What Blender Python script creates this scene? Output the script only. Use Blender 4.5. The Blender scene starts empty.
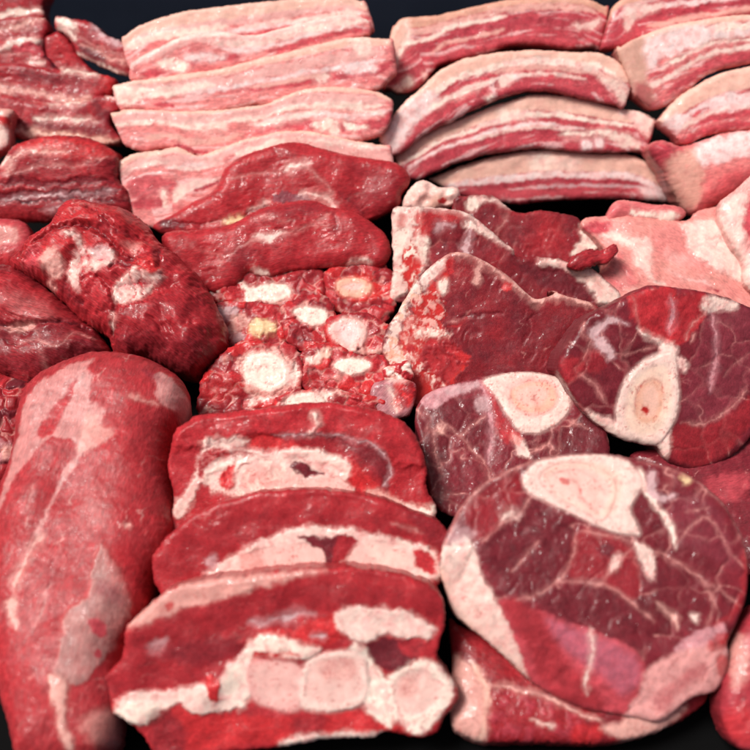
import bpy, math, random
import numpy as np
from mathutils import Vector, Matrix

# ------------------------------------------------------------------ camera, sky, sun, exposure
scene = bpy.context.scene
CAM_H, PITCH, FOV = 0.55, 51.0, 40.0
cam_data = bpy.data.cameras.new('camera')
cam_data.sensor_width = 36.0
cam_data.angle = math.radians(FOV)
cam_data.clip_start, cam_data.clip_end = 0.01, 200.0
cam = bpy.data.objects.new('camera', cam_data)
scene.collection.objects.link(cam)
cam.location = (0, 0, CAM_H)
cam.rotation_euler = (math.radians(90 - PITCH), 0, 0)
cam_data.dof.use_dof = True
cam_data.dof.focus_distance = 0.655
cam_data.dof.aperture_fstop = 4.6
scene.camera = cam

SUN_EL, SUN_ROT = 64.0, -98.0          # degrees; rotation measured from +Y (behind the counter) towards +X
world = bpy.data.worlds.new('World')
scene.world = world
world.use_nodes = True
wn = world.node_tree
sky = wn.nodes.new('ShaderNodeTexSky')
sky.sky_type = 'NISHITA'
sky.sun_disc = False
sky.sun_elevation = math.radians(SUN_EL)
sky.sun_rotation = math.radians(SUN_ROT)
sky.dust_density = 7.0
sky.ozone_density = 0.3
sky.air_density = 0.45
wn.links.new(sky.outputs[0], wn.nodes['Background'].inputs['Color'])
wn.nodes['Background'].inputs['Strength'].default_value = 0.075
sun_data = bpy.data.lights.new('sun', 'SUN')
sun_data.energy = 3.2
sun_data.angle = math.radians(18)
sun_data.color = (1.0, 0.96, 0.91)
sun = bpy.data.objects.new('sun', sun_data)
scene.collection.objects.link(sun)
_e, _r = math.radians(SUN_EL), math.radians(SUN_ROT)
_d = Vector((math.cos(_e) * math.sin(_r), math.cos(_e) * math.cos(_r), math.sin(_e)))
sun.rotation_euler = _d.to_track_quat('Z', 'Y').to_euler()
sun.location = _d * 3
vs = scene.view_settings
vs.view_transform = 'Standard'
vs.look = 'None'
vs.exposure = 0.17
vs.gamma = 1.0

# ------------------------------------------------------------------ photo coordinates -> rays
TAN = math.tan(math.radians(FOV / 2))
_p = math.radians(PITCH)
FWD = np.array([0, math.cos(_p), -math.sin(_p)])
UPV = np.array([0, math.sin(_p), math.cos(_p)])
RGT = np.array([1.0, 0, 0])
EYE = np.array([0, 0, CAM_H])
CROPS = dict(a=(0, 0, 3), b=(250, 0, 3), c=(500, 0, 3), d=(0, 190, 3), e=(180, 190, 3), f=(370, 170, 3.947),
             g=(540, 170, 3.571), h=(380, 280, 3.75), i=(550, 280, 3.75), j=(430, 440, 2.344), k=(0, 340, 3.75),
             l=(0, 540, 3.571), m=(150, 390, 2.5), n=(70, 550, 1.875), o=(190, 260, 3.571), p=(0, 0, 5.357),
             q=(110, 60, 4.6875), r=(380, 60, 5.0), s=(150, 125, 2.778), z=(0, 0, 1))


def pix(s):
    """'j 25,290 40,210 z 3,4' -> photo coordinates; a letter switches the enlargement the numbers were read from"""
    c = CROPS['z']
    out = []
    for tok in s.split():
        if ',' in tok:
            x, y = tok.split(',')
            out.append((c[0] + float(x) / c[2], c[1] + float(y) / c[2]))
        else:
            c = CROPS[tok]
    return np.array(out)


def rays(P):
    P = np.atleast_2d(P)
    x = (P[:, 0] - 375) / 375 * TAN
    y = (375 - P[:, 1]) / 375 * TAN
    return FWD[None] + x[:, None] * RGT[None] + y[:, None] * UPV[None]


def smooth_poly(P, closed=True, k=4):
    n = len(P)
    if n < 3:
        return P
    out = []
    rng = range(n) if closed else range(n - 1)
    for i in rng:
        if closed:
            p0, p1, p2, p3 = P[(i - 1) % n], P[i], P[(i + 1) % n], P[(i + 2) % n]
        else:
            p0, p1, p2, p3 = P[max(i - 1, 0)], P[i], P[i + 1], P[min(i + 2, n - 1)]
        for j in range(k):
            t = j / k
            out.append(0.5 * ((2 * p1) + (p2 - p0) * t + (2 * p0 - 5 * p1 + 4 * p2 - p3) * t * t + (3 * p1 - p0 - 3 * p2 + p3) * t ** 3))
    if not closed:
        out.append(P[-1])
    return np.array(out)


# ------------------------------------------------------------------ noise
def _hash(ix, iy, iz, seed):
    h = (ix * 374761393 + iy * 668265263 + iz * 2147483647 + seed * 1274126177) & 0xFFFFFFFF
    h = ((h ^ (h >> 13)) * 1274126177) & 0xFFFFFFFF
    h = ((h ^ (h >> 16)) * 2246822519) & 0xFFFFFFFF
    return (h ^ (h >> 15)) & 0xFFFFFFFF


def vnoise(x, y, seed=0):
    """2D gradient noise, about -1..1"""
    xi, yi = np.floor(x).astype(np.int64), np.floor(y).astype(np.int64)
    xf, yf = x - xi, y - yi
    u = xf * xf * xf * (xf * (xf * 6 - 15) + 10)
    v = yf * yf * yf * (yf * (yf * 6 - 15) + 10)

    def g(dx, dy):
        a = _hash(xi + dx, yi + dy, 0 * xi, seed) / 4294967296.0 * 2 * math.pi
        return np.cos(a) * (xf - dx) + np.sin(a) * (yf - dy)
    n0 = g(0, 0) * (1 - u) + g(1, 0) * u
    n1 = g(0, 1) * (1 - u) + g(1, 1) * u
    return (n0 * (1 - v) + n1 * v) * 1.5


def fbm(x, y, sc, octv=3, seed=0):
    s, a, t = 0, 1.0, 0
    f = 1.0 / sc
    for o in range(octv):
        s = s + a * vnoise(x * f + 17.3 * o, y * f - 9.1 * o, seed + o * 31)
        t += a
        a *= 0.5
        f *= 2.03
    return s / t * 1.4


def cells(x, y, sc, seed):
    """Voronoi: distance to nearest, difference to second, random value of the cell"""
    x, y = x / sc, y / sc
    xi, yi = np.floor(x).astype(np.int64), np.floor(y).astype(np.int64)
    f1 = np.full(x.shape, 9.0)
    f2 = np.full(x.shape, 9.0)
    cid = np.zeros(x.shape)
    for dx in (-1, 0, 1):
        for dy in (-1, 0, 1):
            h = _hash(xi + dx, yi + dy, 0 * xi, seed)
            px = xi + dx + 0.1 + 0.8 * ((h & 0xFFFF) / 65535.0)
            py = yi + dy + 0.1 + 0.8 * ((h >> 16) / 65535.0)
            d = np.hypot(x - px, y - py)
            nearer = d < f1
            f2 = np.where(nearer, f1, np.minimum(f2, d))
            cid = np.where(nearer, ((h * 7919) & 0xFFFF) / 65535.0, cid)
            f1 = np.where(nearer, d, f1)
    return f1, f2 - f1, cid


def sstep(a, b, x):
    t = np.clip((x - a) / (b - a + 1e-12), 0, 1)
    return t * t * (3 - 2 * t)


# ------------------------------------------------------------------ distances
def seg_dist(x, y, P, closed):
    n = len(P)
    best = np.full(x.shape, 1e9)
    par = np.zeros(x.shape)
    L = np.hypot(*(np.roll(P, -1, 0) - P).T)
    if not closed:
        L[-1] = 0
    cum = np.concatenate([[0], np.cumsum(L)])
    tot = cum[-1] + 1e-12
    for i in range(n if closed else n - 1):
        a, b = P[i], P[(i + 1) % n]
        dx, dy = b - a
        l2 = dx * dx + dy * dy + 1e-16
        t = np.clip(((x - a[0]) * dx + (y - a[1]) * dy) / l2, 0, 1)
        d = (x - a[0] - t * dx) ** 2 + (y - a[1] - t * dy) ** 2
        m = d < best
        best = np.where(m, d, best)
        par = np.where(m, (cum[i] + t * L[i]) / tot, par)
    return np.sqrt(best), par


def inside(x, y, P):
    c = np.zeros(x.shape, bool)
    n = len(P)
    j = n - 1
    for i in range(n):
        xi, yi = P[i]
        xj, yj = P[j]
        if yi != yj:
            c ^= ((yi > y) != (yj > y)) & (x < (xj - xi) * (y - yi) / (yj - yi) + xi)
        j = i
    return c


# ------------------------------------------------------------------ colours (linear albedo)
COL = {
    'R': (.37, .027, .035), 'r': (.265, .020, .027), 'SM': (.56, .23, .21), 'BR': (.45, .029, .033), 'BL': (.47, .026, .024),
    'D': (.125, .016, .024), 'DD': (.07, .010, .018), 'V': (.19, .030, .044),
    'P': (.62, .19, .18), 'PS': (.60, .24, .205), 'PP': (.74, .38, .35), 'PM': (.64, .22, .21), 'PR': (.46, .075, .095), 'PD': (.36, .05, .07),
    'F': (.82, .59, .52), 'FP': (.72, .37, .32), 'W': (.88, .70, .60), 'WL': (.82, .62, .60),
    'BO': (.80, .56, .42), 'BP': (.78, .47, .42), 'M': (.74, .40, .29), 'O': (.78, .46, .37), 'OT': (.66, .34, .25), 'RO': (.60, .33, .26),
    'S': (.50, .22, .24), 'SG': (.42, .23, .21), 'SL': (.58, .36, .37), 'MG': (.40, .12, .17), 'PF': (.80, .36, .34), 'Y': (.72, .50, .28), 'K': (.03, .006, .010),
    'KR': (.31, .038, .045), 'ST': (.56, .25, .235), 'D2': (.175, .016, .025),
}


# ------------------------------------------------------------------ materials
def meat_material(name, rough, bump, sss, coat, fibre, gloss_noise=.18):
    m = bpy.data.materials.new(name)
    m.use_nodes = True
    nt = m.node_tree
    N, L = nt.nodes, nt.links
    bs = N['Principled BSDF']

    def node(t, **kw):
        n = N.new(t)
        for k_, v in kw.items():
            setattr(n, k_, v)
        return n

    def math_(op, a, b=None, c=None):
        n = node('ShaderNodeMath', operation=op)
        for i_, v in enumerate((a, b, c)):
            if v is None:
                continue
            if isinstance(v, (int, float)):
                n.inputs[i_].default_value = v
            else:
                L.new(v, n.inputs[i_])
        return n.outputs[0]

    def noise(vec, scale, detail=3, rgh=.55):
        n = node('ShaderNodeTexNoise')
        n.inputs['Scale'].default_value = scale
        n.inputs['Detail'].default_value = detail
        n.inputs['Roughness'].default_value = rgh
        L.new(vec, n.inputs['Vector'])
        return n.outputs[0]
    tc = node('ShaderNodeTexCoord').outputs['Object']
    col = node('ShaderNodeAttribute', attribute_name='col').outputs['Color']
    prm = node('ShaderNodeAttribute', attribute_name='prm').outputs['Color']
    sep = node('ShaderNodeSeparateColor')
    L.new(prm, sep.inputs[0])
    fat, fst, marb = sep.outputs[0], sep.outputs[1], sep.outputs[2]
    fib = node('ShaderNodeAttribute', attribute_name='fib').outputs['Vector']
    nf = noise(fib, 1.0, 4, .6)                    # fibre bundles, already stretched
    ng = noise(tc, 900, 3, .6)                     # grain
    nl = noise(tc, 130, 3)                         # patches
    # colour: fibres darken / lighten, grain, pale flecks
    k1 = math_('MULTIPLY', math_('SUBTRACT', nf, .5), fst)
    k1 = math_('MULTIPLY', k1, 1.5 * fibre)
    vo = node('ShaderNodeTexVoronoi', feature='DISTANCE_TO_EDGE')
    vo.inputs['Scale'].default_value = .62
    L.new(fib, vo.inputs['Vector'])
    wl = node('ShaderNodeMapRange')
    wl.inputs['From Min'].default_value = .0
    wl.inputs['From Max'].default_value = .16
    wl.inputs['To Min'].default_value = .22
    wl.inputs['To Max'].default_value = 0
    L.new(vo.outputs['Distance'], wl.inputs[0])
    wall = math_('MULTIPLY', wl.outputs[0], math_('SUBTRACT', 1.0, fat))
    k2 = math_('ADD', math_('MULTIPLY', math_('SUBTRACT', nl, .5), .40), math_('MULTIPLY', wall, math_('MULTIPLY', nl, 1.6 * fibre)))
    k3 = math_('MULTIPLY', math_('SUBTRACT', ng, .5), .30)
    mul = math_('ADD', math_('ADD', math_('ADD', 1.0, k1), k2), k3)
    mul = math_('MAXIMUM', mul, .3)
    vm = node('ShaderNodeVectorMath', operation='SCALE')
    L.new(col, vm.inputs[0])
    L.new(mul, vm.inputs['Scale'])
    fleck = node('ShaderNodeMapRange')
    fleck.inputs['From Min'].default_value = .60
    fleck.inputs['From Max'].default_value = .72
    L.new(noise(fib, 2.1, 4, .7), fleck.inputs[0])
    fl = math_('MULTIPLY', fleck.outputs[0], marb)
    mx = node('ShaderNodeMix', data_type='RGBA')
    L.new(fl, mx.inputs['Factor'])
    L.new(vm.outputs[0], mx.inputs[6])
    mx.inputs[7].default_value = (.72, .34, .30, 1)
    L.new(mx.outputs[2], bs.inputs['Base Color'])
    # gloss
    r1 = math_('MULTIPLY', math_('SUBTRACT', noise(tc, 210, 4, .65), .5), gloss_noise * 2.2)
    rr = math_('ADD', math_('ADD', r1, rough), math_('MULTIPLY', fat, .08))
    L.new(math_('MAXIMUM', rr, .12), bs.inputs['Roughness'])
    bs.inputs['Specular IOR Level'].default_value = .22
    wet = node('ShaderNodeMapRange')
    wet.inputs['From Min'].default_value = .44
    wet.inputs['From Max'].default_value = .60
    wet.inputs['To Max'].default_value = coat
    L.new(noise(tc, 160, 4, .6), wet.inputs[0])
    L.new(wet.outputs[0], bs.inputs['Coat Weight'])
    bs.inputs['Coat Roughness'].default_value = .085
    if sss:
        bs.inputs['Subsurface Weight'].default_value = sss
        bs.inputs['Subsurface Radius'].default_value = (1.0, .3, .22)
        bs.inputs['Subsurface Scale'].default_value = .003
    hsum = math_('ADD', math_('MULTIPLY', nf, math_('MULTIPLY', fst, .8)), math_('MULTIPLY', math_('ADD', math_('MULTIPLY', noise(tc, 1100, 2, .5), .22), math_('MULTIPLY', noise(tc, 300, 4, .55), .55)), 1.0))
    b = node('ShaderNodeBump')
    b.inputs['Strength'].default_value = bump
    b.inputs['Distance'].default_value = .0006
    L.new(hsum, b.inputs['Height'])
    L.new(b.outputs[0], bs.inputs['Normal'])
    b2 = node('ShaderNodeBump')
    b2.inputs['Strength'].default_value = .9
    b2.inputs['Distance'].default_value = .0022
    L.new(noise(tc, 190, 2, .45), b2.inputs['Height'])
    L.new(b2.outputs[0], bs.inputs['Coat Normal'])
    return m


MAT = {
    'calm': meat_material('dry_meat', .40, .38, .06, .10, 1.2),
    'film': meat_material('silver_membrane', .36, .40, .12, .14, .7),
    'meat': meat_material('raw_meat', .36, .38, .06, .34, 1.2),
    'fat': meat_material('fat_layer', .38, .55, .25, .5, .4),
    'bone': meat_material('cut_bone', .42, .4, .15, .3, .3),
    'rind': meat_material('pork_rind', .42, .4, .15, .3, .3),
}
PART_MAT = {'bone': 'bone', 'marrow': 'bone', 'fat_rim': 'fat', 'fat': 'fat', 'tendon': 'fat', 'rind': 'rind', 'membrane': 'film',
            'fat_cap': 'fat', 'cartilage': 'bone'}


# ------------------------------------------------------------------ one cut of meat
def A(col, pts, f=1.2, h=0.0, a=1.0, part=None, st=0.0, e=1.0, fs=None, c2=None, hw=None, wp=None):
    return dict(c2=c2, hw=hw, wp=wp, t='A', col=col, pts=pts, f=f, h=h, a=a, part=part, st=st, e=e, fs=fs)


def Ln(col, pts, w=1.2, f=.8, h=-.25, a=1.0, part=None, st=0.0, e=1.0, fs=None, tp=.15, tn=1.0, wp=None):
    if col == 'FP' and w < 1.5:
        col, w, a = 'SM', w * .75, a * .8
    return dict(tn=tn, wp=wp, t='L', col=col, pts=pts, w=w, f=f, h=h, a=a, part=part, st=st, e=e, fs=fs, tp=tp)


for _k in ('R', 'r', 'BR', 'BL', 'D', 'DD', 'PR', 'PD', 'KR'):
    COL[_k] = (COL[_k][0], COL[_k][1] * .8, COL[_k][2] * .8)
FATTY = {'SM', 'PF', 'F', 'FP', 'W', 'WL', 'BO', 'BP', 'M', 'O', 'OT', 'RO', 'Y', 'SL', 'PP'}
SEED = [11]
INFO = []


def make_mesh(name, verts, faces_q, extra_faces, nrm, attrs, mat):
    me = bpy.data.meshes.new(name)
    nq = len(faces_q)
    loops = faces_q.ravel().astype(np.int32)
    starts = np.arange(nq, dtype=np.int32) * 4
    if extra_faces:
        ex = np.concatenate([np.asarray(fc, np.int32) for fc in extra_faces])
        es = nq * 4 + np.concatenate([[0], np.cumsum([len(fc) for fc in extra_faces])[:-1]]).astype(np.int32)
        loops = np.concatenate([loops, ex])
        starts = np.concatenate([starts, es])
    me.vertices.add(len(verts))
    me.vertices.foreach_set('co', verts.astype(np.float32).ravel())
    me.loops.add(len(loops))
    me.loops.foreach_set('vertex_index', loops)
    me.polygons.add(len(starts))
    me.polygons.foreach_set('loop_start', starts.astype(np.int32))
    me.polygons.foreach_set('use_smooth', np.ones(len(starts), bool))
    me.update(calc_edges=True)
    me.validate()
    c = me.attributes.new('col', 'FLOAT_COLOR', 'POINT')
    c.data.foreach_set('color', np.column_stack([attrs['col'], np.ones(len(verts))]).astype(np.float32).ravel())
    c = me.attributes.new('prm', 'FLOAT_COLOR', 'POINT')
    c.data.foreach_set('color', np.column_stack([attrs['prm'], np.ones(len(verts))]).astype(np.float32).ravel())
    c = me.attributes.new('fib', 'FLOAT_VECTOR', 'POINT')
    c.data.foreach_set('vector', attrs['fib'].astype(np.float32).ravel())
    me.normals_split_custom_set_from_vertices([tuple(v) for v in nrm])
    me.materials.append(mat)
    return me


def piece(name, label, cat, group, outline, at, tilt, yaw=0, T=15, Hc=4, R=6, base='R', base2=None, feats=(),
          fib=(0, 1.0), stretch=6, fsc=.62, marb=.15, lump=(1.0, 18), rag=.8, res=1.4, mott=.5, cell=None, bend=(0, 0), warp=1.0,
          drop=None, fo=.8, crease=.6, sinew=.8, pw=2.0, layer=None, musc=None, mat='meat'):
    """outline: silhouette of the cut read off the photo, laid on a plane through `at` (x, y, height in mm) that is
    tilted towards the buyer; Hc/R: height and width (mm) of the rounded rim; T: thickness behind the face."""
    SEED[0] += 7
    sd = SEED[0]
    t, yw = math.radians(tilt), math.radians(yaw)
    Nn = np.array([math.sin(t) * math.sin(yw), -math.sin(t) * math.cos(yw), math.cos(t)])
    U = np.array([math.cos(yw), math.sin(yw), 0])
    V = np.cross(Nn, U)
    r0 = rays(np.array([[at[0], at[1]]]))[0]
    O = EYE + r0 * ((at[2] * .001 - CAM_H) / r0[2])
    mpp = np.linalg.norm(O - EYE) * 2 * TAN / 750 * (r0 @ FWD) / np.linalg.norm(r0)

    def uv(P, off=0.0):
        d = rays(P)
        s = ((O + Nn * off - EYE) @ Nn) / (d @ Nn)
        X = EYE + d * s[:, None] - O
        return np.column_stack([X @ U, X @ V])
    Hc, R, T = Hc * .001, R * .001, T * .001
    out = uv(smooth_poly(pix(outline) if isinstance(outline, str) else outline))
    h = res * mpp * 750 / 1024
    lo, hi = out.min(0) - 3 * h - .002, out.max(0) + 3 * h + .002
    nx, ny = int((hi[0] - lo[0]) / h) + 2, int((hi[1] - lo[1]) / h) + 2
    gx, gy = np.meshgrid(lo[0] + np.arange(nx) * h, lo[1] + np.arange(ny) * h)
    X, Y = gx.ravel(), gy.ravel()
    d, _ = seg_dist(X, Y, out, True)
    d = np.where(inside(X, Y, out), d, -d)
    d0 = d
    d = d + rag * .001 * (fbm(X, Y, .012, 3, sd) * .7 + fbm(X, Y, .003, 2, sd + 5) * .45)
    D2 = d.reshape(ny, nx)
    gyy, gxx = np.gradient(d0.reshape(ny, nx), h)
    gn = np.hypot(gxx, gyy) + 1e-9
    # quads whose corners are all (almost) inside
    ok = D2 > -.75 * h
    q = ok[:-1, :-1] & ok[1:, :-1] & ok[:-1, 1:] & ok[1:, 1:]
    qi = np.argwhere(q)
    base_i = qi[:, 0] * nx + qi[:, 1]
    quads = np.column_stack([base_i, base_i + 1, base_i + nx + 1, base_i + nx])
    used = np.unique(quads)
    remap = np.full(nx * ny, -1)
    remap[used] = np.arange(len(used))
    quads = remap[quads]
    x, y, dd = X[used].copy(), Y[used].copy(), d[used].copy()
    neg = dd < .2 * h
    sh = np.where(neg, -dd, 0)
    x += sh * (gxx / gn).ravel()[used]
    y += sh * (gyy / gn).ravel()[used]
    dd = np.maximum(dd, 0)
    dd = np.where(neg, 0, dd)
    bw = min(R, .006)                                            # crowd the rows near the rim so that it curves smoothly
    dn = np.where(dd < bw, bw * (dd / bw) ** 1.9, dd)
    x += (dn - dd) * (gxx / gn).ravel()[used]
    y += (dn - dd) * (gyy / gn).ravel()[used]
    dd = dn
    # ---------------- colour and relief in the plane's own coordinates
    wa = warp * mpp
    wx0 = wa * (4.2 * fbm(x, y, .011, 3, sd + 1) + 2.0 * fbm(x, y, .0032, 3, sd + 2))
    wy0 = wa * (4.2 * fbm(x, y, .011, 3, sd + 3) + 2.0 * fbm(x, y, .0032, 3, sd + 4))
    ca, sa = math.cos(math.radians(fib[0])), math.sin(math.radians(fib[0]))
    fx = (x * ca + y * sa)
    fy = (-x * sa + y * ca) + .0012 * fbm(x, y, .02, 2, sd + 6)
    fcoord = np.column_stack([fx / (fsc * .001 * stretch), fy / (fsc * .001), np.full(len(x), sd * 3.7)])
    fnz = fbm(fx / stretch, fy, .0013, 3, sd + 8)
    c0 = np.array(COL[base])
    c1 = np.array(COL[base2]) if base2 else c0 * .62
    mm = np.clip(.5 + mott * (fbm(x, y, .016, 3, sd + 9) + .5 * fnz), 0, 1)[:, None]
    col = c0 * (1 - mm * .75) + c1 * mm * .75
    nh = lump[0] * .001 * fbm(x, y, lump[1] * .0013, 2, sd + 10) + .00016 * fbm(x, y, .004, 2, sd + 11)
    # creases and wisps of connective tissue that run roughly with the fibres
    gx_, gy_ = fx / 2.2 + .004 * fbm(x, y, .014, 2, sd + 90), fy + .003 * fbm(x, y, .011, 2, sd + 91)
    rid = np.abs(fbm(gx_, gy_, .011, 3, sd + 92))
    on = sstep(.15, .6, fbm(x, y, .022, 2, sd + 93))
    cr = (1 - sstep(0, .12, rid)) * on * crease
    nh = nh - .0009 * (1 - sstep(0, .40, rid)) * on * crease
    col = col * (1 - .25 * cr[:, None])  # shade inside the creases darkened into the colour
    rid2 = np.abs(fbm(gx_ + .3, gy_ - .2, .016, 4, sd + 94))
    on2 = sstep(.1, .6, fbm(x, y, .017, 3, sd + 95))
    wi = ((1 - sstep(0, .05, rid2)) * on2 * sinew)[:, None]
    col = col * (1 - .65 * wi) + np.array(COL['SM']) * .65 * wi
    tone = fbm(x, y, .0055, 3, sd + 96)
    col = col * (1 + .20 * tone[:, None])
    fatm = np.zeros(len(x))
    fst = np.full(len(x), fib[1])
    mrb = np.full(len(x), marb)
    if cell:
        f1, bd, cid = cells(x + .004 * fbm(x, y, .010, 2, sd + 20), (y + .004 * fbm(x, y, .010, 2, sd + 21)) * 1.25, cell[0] * .001, sd)
        pal = np.array([COL[k] for k in cell[1]])
        col = pal[(cid * len(pal)).astype(int) % len(pal)] * (.85 + .3 * mm)
        edge = (1 - sstep(.02, .2, bd + .08 * fbm(x, y, .003, 2, sd + 22))) * cell[3]
        pick = sstep(-.25, .25, fbm(x, y, .011, 2, sd + 23))[:, None]
        ec = np.array(COL[cell[2]]) * pick + np.array(COL['D']) * (1 - pick)  # dark red borders paint the shade of crevices between cells
        col = col * (1 - edge[:, None]) + ec * edge[:, None]
        nh = nh + cell[4] * .001 * (sstep(0, .5, bd) - .5) + .0012 * (cid - .5)
    if layer is not None:
        lp = uv(layer[0], Hc * fo)
        dl, pr = seg_dist(x, y, lp, False)
        ln = np.hypot(*np.diff(lp, axis=0).T).sum()
        dl = dl + .0016 * fbm(pr * ln, dl, .020, 3, sd + 101)
        la = fbm(pr * ln / 9, dl, .0042, 3, sd + 102)
        up = (sstep(.05, .45, la) * layer[1])[:, None]
        dn_ = (sstep(.05, .5, -la) * layer[1])[:, None]
        col = col * (1 - up) + np.array(COL['WL']) * up
        col = col * (1 - dn_) + np.array(COL[layer[2]]) * dn_
    if musc:                                                     # muscle bundles in cross-section, thin films between them
        f1, bd, cid = cells(x + .009 * fbm(x, y, .024, 3, sd + 120), y + .009 * fbm(x, y, .024, 3, sd + 121), musc[0] * .001, sd + 2)
        col = col * (1 + musc[2] * (cid - .5))[:, None]
        film = (1 - sstep(.0, .045, bd)) * sstep(-.25, .35, fbm(x, y, .012, 2, sd + 122)) * musc[1]
        film = np.maximum(film, (1 - sstep(.0, .16, bd)) * .22 * musc[1])[:, None]
        col = col * (1 - film) + np.array(COL['SM']) * film
        nh = nh + .0003 * (sstep(0, .25, bd) - 1)
    parts = np.zeros(len(x), int)
    pnames = []
    for ft in feats:
        P = smooth_poly(pix(ft['pts']) if isinstance(ft['pts'], str) else ft['pts'], ft['t'] == 'A')
        P = uv(P, Hc * fo)
        mg = .006 + .001 * (ft.get('hw') or 0) + ft.get('w', 0) * mpp
        wp = ft.get('wp')
        if wp is None:
            wp = .22 if ft['part'] in ('bone', 'marrow') and ft['col'] in FATTY and not ft.get('c2') else .3 if ft['part'] == 'rind' else .75
        wx, wy = x + wp * wx0, y + wp * wy0
        m = (wx > P[:, 0].min() - mg) & (wx < P[:, 0].max() + mg) & (wy > P[:, 1].min() - mg) & (wy < P[:, 1].max() + mg)
        ii = np.nonzero(m)[0]
        if not len(ii):
            continue
        xx, yy = wx[ii], wy[ii]
        ds, par = seg_dist(xx, yy, P, ft['t'] == 'A')
        en = ft['e'] * min(1.0, wp * 1.35) * mpp * (1.7 * fbm(xx, yy, .005, 3, sd + 40 + len(ft['pts'])) + .8 * fbm(xx, yy, .0016, 2, sd + 3))
        if ft['t'] == 'A':
            s = np.where(inside(xx, yy, P), ds, -ds) + en
        else:
            tp = ft['tp']
            w = ft['w'] * mpp * (1 if tp <= 0 else np.clip(np.minimum(par, 1 - par) / tp + .25, 0, 1))
            w = w * (1 + .5 * fbm(xx, yy, .008, 2, sd + 50))
            s = w - ds + .5 * en
        fz = ft['f'] * mpp
        mk = sstep(-fz, fz, s) * ft['a']
        core = mk.copy()
        if ft.get('tn', 1) < .5:
            mk = mk * (1 - .22 * sstep(-.1, .8, fbm(xx / 4, yy, .0035, 3, sd + 82)))
        elif ft['t'] == 'L' and ft['w'] < 2.4:                       # seams: broken, with a faint halo
            brk = .50 + .65 * sstep(-.5, .5, fbm(xx, yy, .007, 3, sd + 81))
            mk = mk * np.clip(brk, 0, 1)
            halo = sstep(-2.6 * w - 2.5 * fz, 0, s) * .28 * ft['a']
            mk = np.maximum(mk, halo)
        elif ft['col'] in FATTY:                                   # fat lets the meat show through here and there
            thin = sstep(.0, .75, fbm(xx, yy, .0045, 3, sd + 82) + .45 * fnz[ii])
            edge = 1 - sstep(0, 3.2 * mpp, s)
            mk = mk * (1 - thin * (.28 + .35 * edge))
            halo = sstep(-4.0 * mpp, 0, s) * .30 * ft['a']
            mk = np.maximum(mk, halo)
        if ft['st']:
            mk = mk * np.clip(1 - ft['st'] * sstep(-.35, .55, fnz[ii] + .6 * fbm(xx, yy, .006, 3, sd + 60)), 0, 1)
        cc = np.array(COL[ft['col']])
        if ft.get('c2'):
            q_ = (sstep(-.10, .16, fbm(xx, yy * .75, .0042, 4, sd + 33)) * sstep(-.6, .1, fbm(xx, yy, .015, 2, sd + 34)))[:, None]
            nh[ii] += (.0009 if ft['part'] == 'bone' else .0003) * (q_[:, 0] - .5) * mk * (1 if ft['col'] not in FATTY else -1)
            cc = cc * (1 - q_) + np.array(COL[ft['c2']]) * q_
        if ft['col'] in FATTY:
            var = 1 + .12 * fbm(xx, yy, .006, 3, sd + 70)
            vein = (1 - sstep(0, .07, np.abs(fbm(xx, yy, .010, 4, sd + 71)))) * sstep(0, .5, fbm(xx, yy, .009, 2, sd + 72)) * .45
            if ft['col'] in ('F', 'W', 'WL') and not ft.get('c2'):
                bl_ = (.55 * sstep(-.15, .5, fbm(xx, yy, .006, 4, sd + 76)) * (.45 if ft['part'] in ('bone', 'marrow') else 1))[:, None]
                cc = cc * (1 - bl_) + np.array(COL['PF']) * bl_
            if ft['part'] in ('bone', 'marrow'):
                vein = np.maximum(vein * .3, .55 * sstep(.1, .55, fbm(xx, yy, .0016, 2, sd + 73)) * sstep(-.1, .45, fbm(xx, yy, .007, 2, sd + 74)))
            if ft['col'] in ('SM', 'O', 'OT', 'RO') or ft['part'] == 'rind':
                vein = vein * .2
            cc = cc * (1 - vein[:, None]) + np.array(COL['BR']) * vein[:, None]
        else:
            var = 1 + .30 * fbm(xx, yy, .0065, 3, sd + 70) + .16 * fnz[ii]
        col[ii] = col[ii] * (1 - mk[:, None]) + cc * var[:, None] * mk[:, None]
        isf = 1.0 if ft['col'] in FATTY else 0.0
        fatm[ii] = fatm[ii] * (1 - mk) + isf * mk
        fsv = ft['fs'] if ft['fs'] is not None else (.25 if isf else fib[1])
        fst[ii] = fst[ii] * (1 - mk) + fsv * mk
        mrb[ii] = mrb[ii] * (1 - mk) + (0 if isf else marb) * mk
        if ft['part'] in ('bone', 'marrow'):
            nh[ii] *= 1 - .8 * core
        if ft['part'] == 'marrow':
            pass
        elif ft['h'] and ft['part'] == 'bone' and ft['t'] == 'A':
            nh[ii] += .0005 * ft['h'] * sstep(-.0015, .0018, s)
        elif ft['h'] and ft.get('hw'):
            nh[ii] += ft['h'] * .001 * sstep(-.001 * ft['hw'], .001 * ft['hw'], s)
        elif ft['h']:
            nh[ii] += ft['h'] * .001 * sstep(-.0014 - fz, .0014 + fz * .5, s)
        if ft['part']:
            if ft['part'] not in pnames:
                pnames.append(ft['part'])
            k = pnames.index(ft['part']) + 1
            parts[ii[core > .5]] = k
        elif ft['a'] > .9 and not ft['st']:
            parts[ii[core > .5]] = 0
    dz = np.zeros(len(x))
    if drop is not None:
        for (ep, pp, slope) in drop:
            E = uv(smooth_poly(pix(ep), False), Hc)
            G = uv(smooth_poly(pix(pp), True, 2), Hc)
            ins = inside(x, y, G)
            de, _ = seg_dist(x, y, E, False)
            dz = dz - np.where(ins, slope * de * de / (de + .004), 0)
    xr = np.clip(dd / R, 0, 1)
    prof = np.maximum(1 - (1 - xr) ** pw, 0) ** (1 / pw)
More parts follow.
